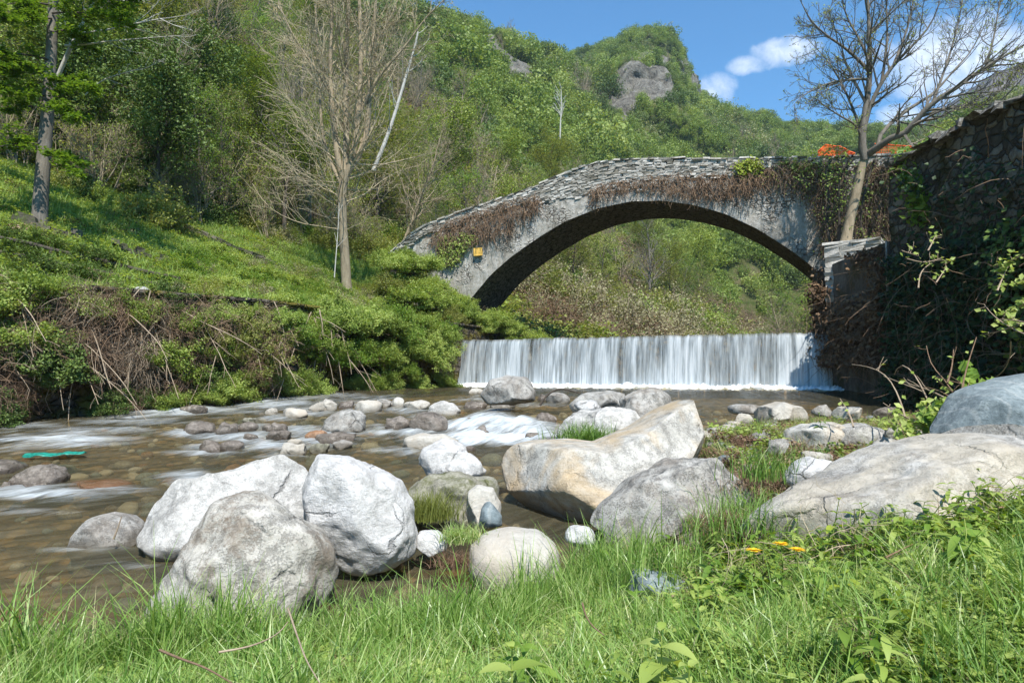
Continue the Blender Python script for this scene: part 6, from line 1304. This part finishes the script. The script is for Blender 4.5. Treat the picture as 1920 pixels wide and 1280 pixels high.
# ------------------------------------------------------------------ single plants of the near bank
def tuft_thing(label, px, py, D, n, r, h, w, m=M['grass'], lean=.5, rz=None, name='grass_tuft'):
    c = at(px, py, D); b = rng.normal(0, r, (n,3))*[1,.8,0]+c; b[:,2] = c[2]-.04; V, Q, rr_ = blades(b, h*rng.uniform(.5,1.1,n), w*rng.uniform(.7,1.3,n), lean, 6); A = Acc(); A.add(V, Q, rr_)
    return tag(A.build(name, m, loc=c), label, 'grass')
tuft_thing('bright green grass tuft growing on the grey rock pile', 1098, 830, 9.6, 520, .20, .40, .012, lean=.75)
tuft_thing('fine green grass tuft on straw beside the egg-shaped boulder', 868, 1005, 5.9, 420, .09, .17, .006, lean=.7)
tuft_thing('withered straw hanging under the fine green tuft', 862, 1050, 5.75, 320, .10, .17, .005, M['leaf_litter'], 1.1, name='dry_grass')
tuft_thing('olive heathery tuft between the white boulders and mossy rock', 800, 965, 6.6, 700, .12, .30, .006, M['leaf_olive'], .45)
tuft_thing('tall green grass clump in front of the speckled boulder', 1350, 1000, 5.3, 150, .16, .36, .007, lean=.6)
tuft_thing('dark green grass blades between the slab and the long pale slab', 1375, 960, 5.9, 120, .15, .34, .007, lean=.6)
tuft_thing('tall grass clump leaning over the left tip of the long pale slab', 1425, 985, 5.2, 170, .14, .34, .008, lean=.6)
tuft_thing('tall grass clump between the speckled boulder and the white tucked stone', 1440, 890, 6.4, 190, .16, .36, .008, lean=.5)
tuft_thing('long grass fringe behind the bluish broken stone', 1250, 1060, 5.0, 260, .22, .30, .009, lean=.5)
tuft_thing('dry straw heap at the left end of the long pale slab', 1405, 985, 5.5, 900, .20, .20, .006, M['leaf_litter'], 1.4, name='dry_grass')
tuft_thing('dry straw heap between the orange slab and the white tucked stone', 1430, 905, 6.6, 700, .26, .18, .006, M['leaf_litter'], 1.4, name='dry_grass')
tuft_thing('dark green turf hummock at the right edge', 1830, 1000, 4.3, 800, .30, .16, .006, M['grass_slope'], .7)
def big_leaf(A, base, d, L, wd, droop=.5, n=7, r=None):
    d = unit(np.asarray(d,float)); side = unit(np.cross(d, [0,0,1.])); up = np.cross(side, d); t = np.linspace(0,1,n); w_ = wd*.5*np.sin(np.pi*np.clip(t*.93+.04,0,1))**.8*(1-.35*t)
    mid = base + d*(t*L)[:,None] + np.array([0,0,-1.])*(droop*L*t*t)[:,None]; zz = .22
    l = mid+side*w_[:,None]+up*(w_*zz)[:,None]; r_ = mid-side*w_[:,None]+up*(w_*zz)[:,None]; V = np.stack([l,mid,r_],1).reshape(-1,3)
    Q = [[3*k,3*k+1,3*k+4,3*k+3] for k in range(n-1)]+[[3*k+1,3*k+2,3*k+5,3*k+4] for k in range(n-1)]; A.add(V, Q, rng.uniform(.25,.9) if r is None else r)
def herb_plant(label, px, py, D, h=.30, pairs=5, L=.11, wd=.055, m='leaf_fresh', name='leafy_weed', cat='plant', lean=(0,0), group=None):
    c = at(px, py, D); gz = min(grnd(c[0],c[1]), c[2]); top = c+[lean[0],lean[1],0]; base = np.array([c[0]-lean[0],c[1]-lean[1],gz-.02]); hh = max(top[2]-base[2], h)
    st = np.stack([base+(top-base)*t+np.array([0,0,1])*0 for t in np.linspace(0,1,8)]); st[:,2] = base[2]+hh*np.linspace(0,1,8); o = empty(name, base, label, cat, group)
    A = Acc(); V, Q = tubes(st[None], np.linspace(.005,.0025,8)[None], 5); A.add(V, Q); rel(A.build('stem', M['leaf_bush']), o); A = Acc(); a = rng.uniform(0,3.1)
    for k in range(pairs):
        t = .25+.75*(k+1)/pairs; p = base+(st[-1]-base)*t; a += math.pi/2+rng.normal(0,.2); sc_ = (.65+.6*math.sin(math.pi*(t-.1)))*(1 if k < pairs-1 else .6)
        for s_ in (0, math.pi): big_leaf(A, p, (math.cos(a+s_), math.sin(a+s_), .45-.3*(1-t)+(.5 if k == pairs-1 else 0)), L*sc_*rng.uniform(.85,1.15), wd*sc_, rng.uniform(.3,.7))
    rel(A.build('foliage', M[m], smooth=True), o); return o
GP = 'leafy weeds in the grass at the right'
W_ = [(1560,935,4.6,'tall pale shoot with drooping leaves in front of the long slab'),(1545,985,4.4,'lower leafy weed just below the tall pale shoot'),(1640,945,4.5,'broad-leaved weed rising against the long slab'),(1690,960,4.3,'second broad-leaved weed along the slab, right of the first'),(1735,935,4.5,'leafy weed at the middle of the slab foot'),
 (1790,920,4.5,'leafy weed among the thick growth at the slab foot, under the blue-grey block'),(1850,905,4.6,'tallest weed of the growth near the right edge'),(1900,930,4.4,'leafy weed touching the right edge of the picture'),(1345,1085,3.9,'glossy broad-leaved plant below the bluish broken stone'),(1300,1165,3.2,'weed with yellowish wrinkled leaves low in the grass at centre right'),
 (1465,1075,3.8,'leafy weed just under the dandelions'),(1530,1095,3.6,'leafy weed right of the dandelions'),(1580,1120,3.5,'small leafy weed in the turf right of the dandelions'),(1250,985,5.4,'small leafy weed on the speckled boulder foot'),(1400,925,5.9,'leafy weed growing out of the straw beside the slab'),
 (1420,800,8.6,'small green weed behind the orange-stained slab, leftmost of the row'),(1470,810,8.4,'small green weed on the gravel left of the orange broken slab'),(1540,775,8.6,'slender weed in front of the pale domed stone'),(1650,1010,4.1,'leafy weed in front of the middle of the slab'),(1750,1010,4.0,'dark leafy weed in the hollow right of centre slab'),(1830,880,4.9,'leafy weed standing up against the slab surface'),(1600,1060,3.8,'small weed with red stem in the turf')]
for i, (x, y, D, lab) in enumerate(W_): herb_plant(lab, x, y, D, .14 if D > 5 else .2, 4+i%3, .10 if D > 3.5 else .09, .05, ['leaf_fresh','leaf_bush','leaf_yellow'][0 if i%4 else (1 if i%3 else 2)], lean=(rng.normal(0,.04),rng.normal(0,.04)), group=GP)
for x, y, D, lab in [(1240,1180,2.6,'large ribbed pale green leaf cluster standing in the foreground grass'),(1292,1250,2.35,'large ribbed leaf cluster at the bottom edge of the picture'),(960,1215,2.5,'small yellowish leaf pair in the foreground grass at centre'),(1125,975,5.6,'tiny green sprout by the foot of the big slab')]:
    herb_plant(lab, x, y, D, .18, 2 if D > 5 else 4, .085 if D > 5 else .125, .055 if D > 5 else .085, 'leaf_bush' if D < 3 else 'leaf_fresh', name='leafy_weed', group=GP)
# thick knee-high weeds along the slab foot: too many to count
def weed_proto(m, pairs, L, wd, h):
    A = Acc(); a = rng.uniform(0,3.1); st = np.stack([[rng.normal(0,.01)*k, rng.normal(0,.01)*k, h*k/6] for k in range(7)]); V, Q = tubes(st[None], np.linspace(.004,.002,7)[None], 4); A.add(V, Q)
    for k in range(pairs):
        t = .2+.8*(k+1)/pairs; p = np.array([0,0,h*t]); a += math.pi/2+rng.normal(0,.25); sc_ = .65+.6*math.sin(math.pi*(t-.1))
        for s_ in (0, math.pi): big_leaf(A, p, (math.cos(a+s_), math.sin(a+s_), .5 if k == pairs-1 else .2), L*sc_*rng.uniform(.8,1.2), wd*sc_, rng.uniform(.3,.7), 6)
    return A.build('weed', m, smooth=True, link=False)
wps = [weed_proto(M['leaf_bush'],4,.085,.045,.16), weed_proto(M['leaf_fresh'],5,.10,.040,.24), weed_proto(M['leaf_bush'],3,.07,.045,.10), weed_proto(M['leaf_fresh'],3,.11,.05,.12), weed_proto(M['leaf_bush'],6,.075,.03,.30)]
X, Y = scat_pts(9000, -2.5, 5.5, 2.2, 6.0); P = np.stack([X,Y,ground(X,Y)],1); x, y = to_px(P); m1 = fbm2(X,Y,1.5,3,23)
w1 = np.exp(-((y-(1075-.20*(x-1400)))/52)**2)*smoothstep(x,1290,1420)*.55 + np.exp(-((x-1330)/75)**2-((y-1100)/70)**2)*.30 + np.exp(-((x-1400)/60)**2-((y-985)/70)**2)*.50 + .035*(m1 > 0)*(x > 1000)
ok = (rng.random(len(X)) < w1) & (X-XR(Y) > .1); P = P[ok]; n = len(P); s_ = rng.uniform(.65,1.2,n)
scatter('weeds', P, np.stack([rng.normal(0,.22,n), rng.normal(0,.22,n), rng.uniform(0,6.28,n)],1), np.stack([s_,s_,s_],1), rng.integers(0,5,n), wps, 'thick leafy weeds between the turf and the long pale slab', 'weeds')
# dandelions
M['petal'] = leafmat('petal', [(.75,.42,.01),(.85,.55,.02),(.90,.65,.05)], .3)
for x, y, D, lab in [(1413,1032,4.15,'leftmost yellow dandelion, a little apart from the pair'),(1464,1020,4.15,'upper yellow dandelion of the pair in front of the long slab'),(1494,1031,4.05,'lower yellow dandelion of the pair in front of the long slab'),(1914,1008,3.9,'single yellow dandelion cut by the right edge')]:
    c = at(x, y, D); gz = grnd(c[0],c[1]); o = empty('dandelion', (c[0],c[1],gz), lab, 'flower', 'yellow dandelions in the grass'); A = Acc(); V, Q = tubes(np.linspace([c[0]+.02,c[1],gz-.02], c, 6)[None], np.full((1,6),.0035), 6); A.add(V,Q); rel(A.build('stem', M['leaf_bush']), o)
    A = Acc(); n = 90; ring_ = np.repeat([1,.75,.5],30)
    for k in range(n): a = rng.uniform(0,6.28); d = np.array([math.cos(a),math.sin(a),.25+.9*(1-ring_[k])]); big_leaf(A, c+unit(d)*.004, d, .048*ring_[k]*rng.uniform(.85,1.1), .010, .15, 4)
    rel(A.build('petals', M['petal']), o)
# fallen twigs in the grass
for lab, pts, Ds, r, m in [('reddish twig lying in the grass at lower left', [(300,1218),(340,1235),(385,1250),(435,1280)], [2.9,2.75,2.65,2.5], .006, 'twig_red'),('thin branching dead twig lying on the grass left of centre', [(410,1222),(470,1212),(520,1190),(540,1165)], [2.9,2.95,3.1,3.2], .005, 'twig_dry'),
   ('thin dead twig arching down to the bottom edge', [(540,1140),(560,1200),(575,1240),(600,1280)], [3.1,2.8,2.6,2.4], .005, 'twig_dry'),('short rust-red curved stem in the foreground grass', [(1092,1130),(1098,1155),(1112,1175),(1133,1190)], [3.1,3.0,2.95,2.9], .005, 'twig_red'),('black curved stem beside the bluish broken stone', [(1240,1120),(1242,1100),(1248,1082)], [4.4,4.4,4.4], .005, 'bark_dark'),
   ('brown stem lying across the weeds right of the dandelions', [(1660,1045),(1690,1030),(1720,1015)], [3.8,3.85,3.9], .006, 'twig_red')]: stick('twig', lab, pts, 0, r, M[m], 'twig', Ds)

# ------------------------------------------------------------------ tell look-alikes apart by their order in the picture
from collections import defaultdict
byl = defaultdict(list)
for o in scene.objects:
    if o.parent is None and 'label' in o and o.get('kind') is None: byl[o['label']].append(o)
ORD = ['first','second','third','fourth','fifth','sixth','seventh','eighth','ninth','tenth','eleventh','twelfth','thirteenth','fourteenth','fifteenth','sixteenth','seventeenth','eighteenth','nineteenth','twentieth']
ORD += [t+'-'+o_ for t in ('twenty','thirty','forty','fifty') for o_ in ORD[:9]]
for lab, L_ in byl.items():
    if len(L_) < 2: continue
    L_.sort(key=lambda o: float(to_px(np.array(o.location[:]))[0][0]))
    for i, o in enumerate(L_):
        w_ = ('leftmost' if i == 0 else 'rightmost' if i == len(L_)-1 else ORD[min(i, len(ORD)-1)] + ' from left')
        t = ('%s, %s' % (lab, w_)).split(); o['label'] = ' '.join(t) if len(t) <= 16 else ' '.join((lab.replace(' the ', ' ')+', '+w_).split()[-16:])
# ------------------------------------------------------------------ thin blue air between here and the hills
V, Q = boxq(-900, 1400, -60, 1500, -4.2, 520)
hz_ = bpy.data.materials.new('haze'); hz_.use_nodes = True; gg = N(hz_.node_tree); gg.n.clear()
pv = gg.new('ShaderNodeVolumePrincipled', i_Color=(.62,.74,.92,1)); pv.inputs['Density'].default_value = .00020; oo = gg.new('ShaderNodeOutputMaterial'); gg.l.new(pv.outputs[0], oo.inputs['Volume'])
tag(mesh_obj('haze', V, Q, hz_), 'faint blue haze filling the valley air', 'haze', kind='stuff')
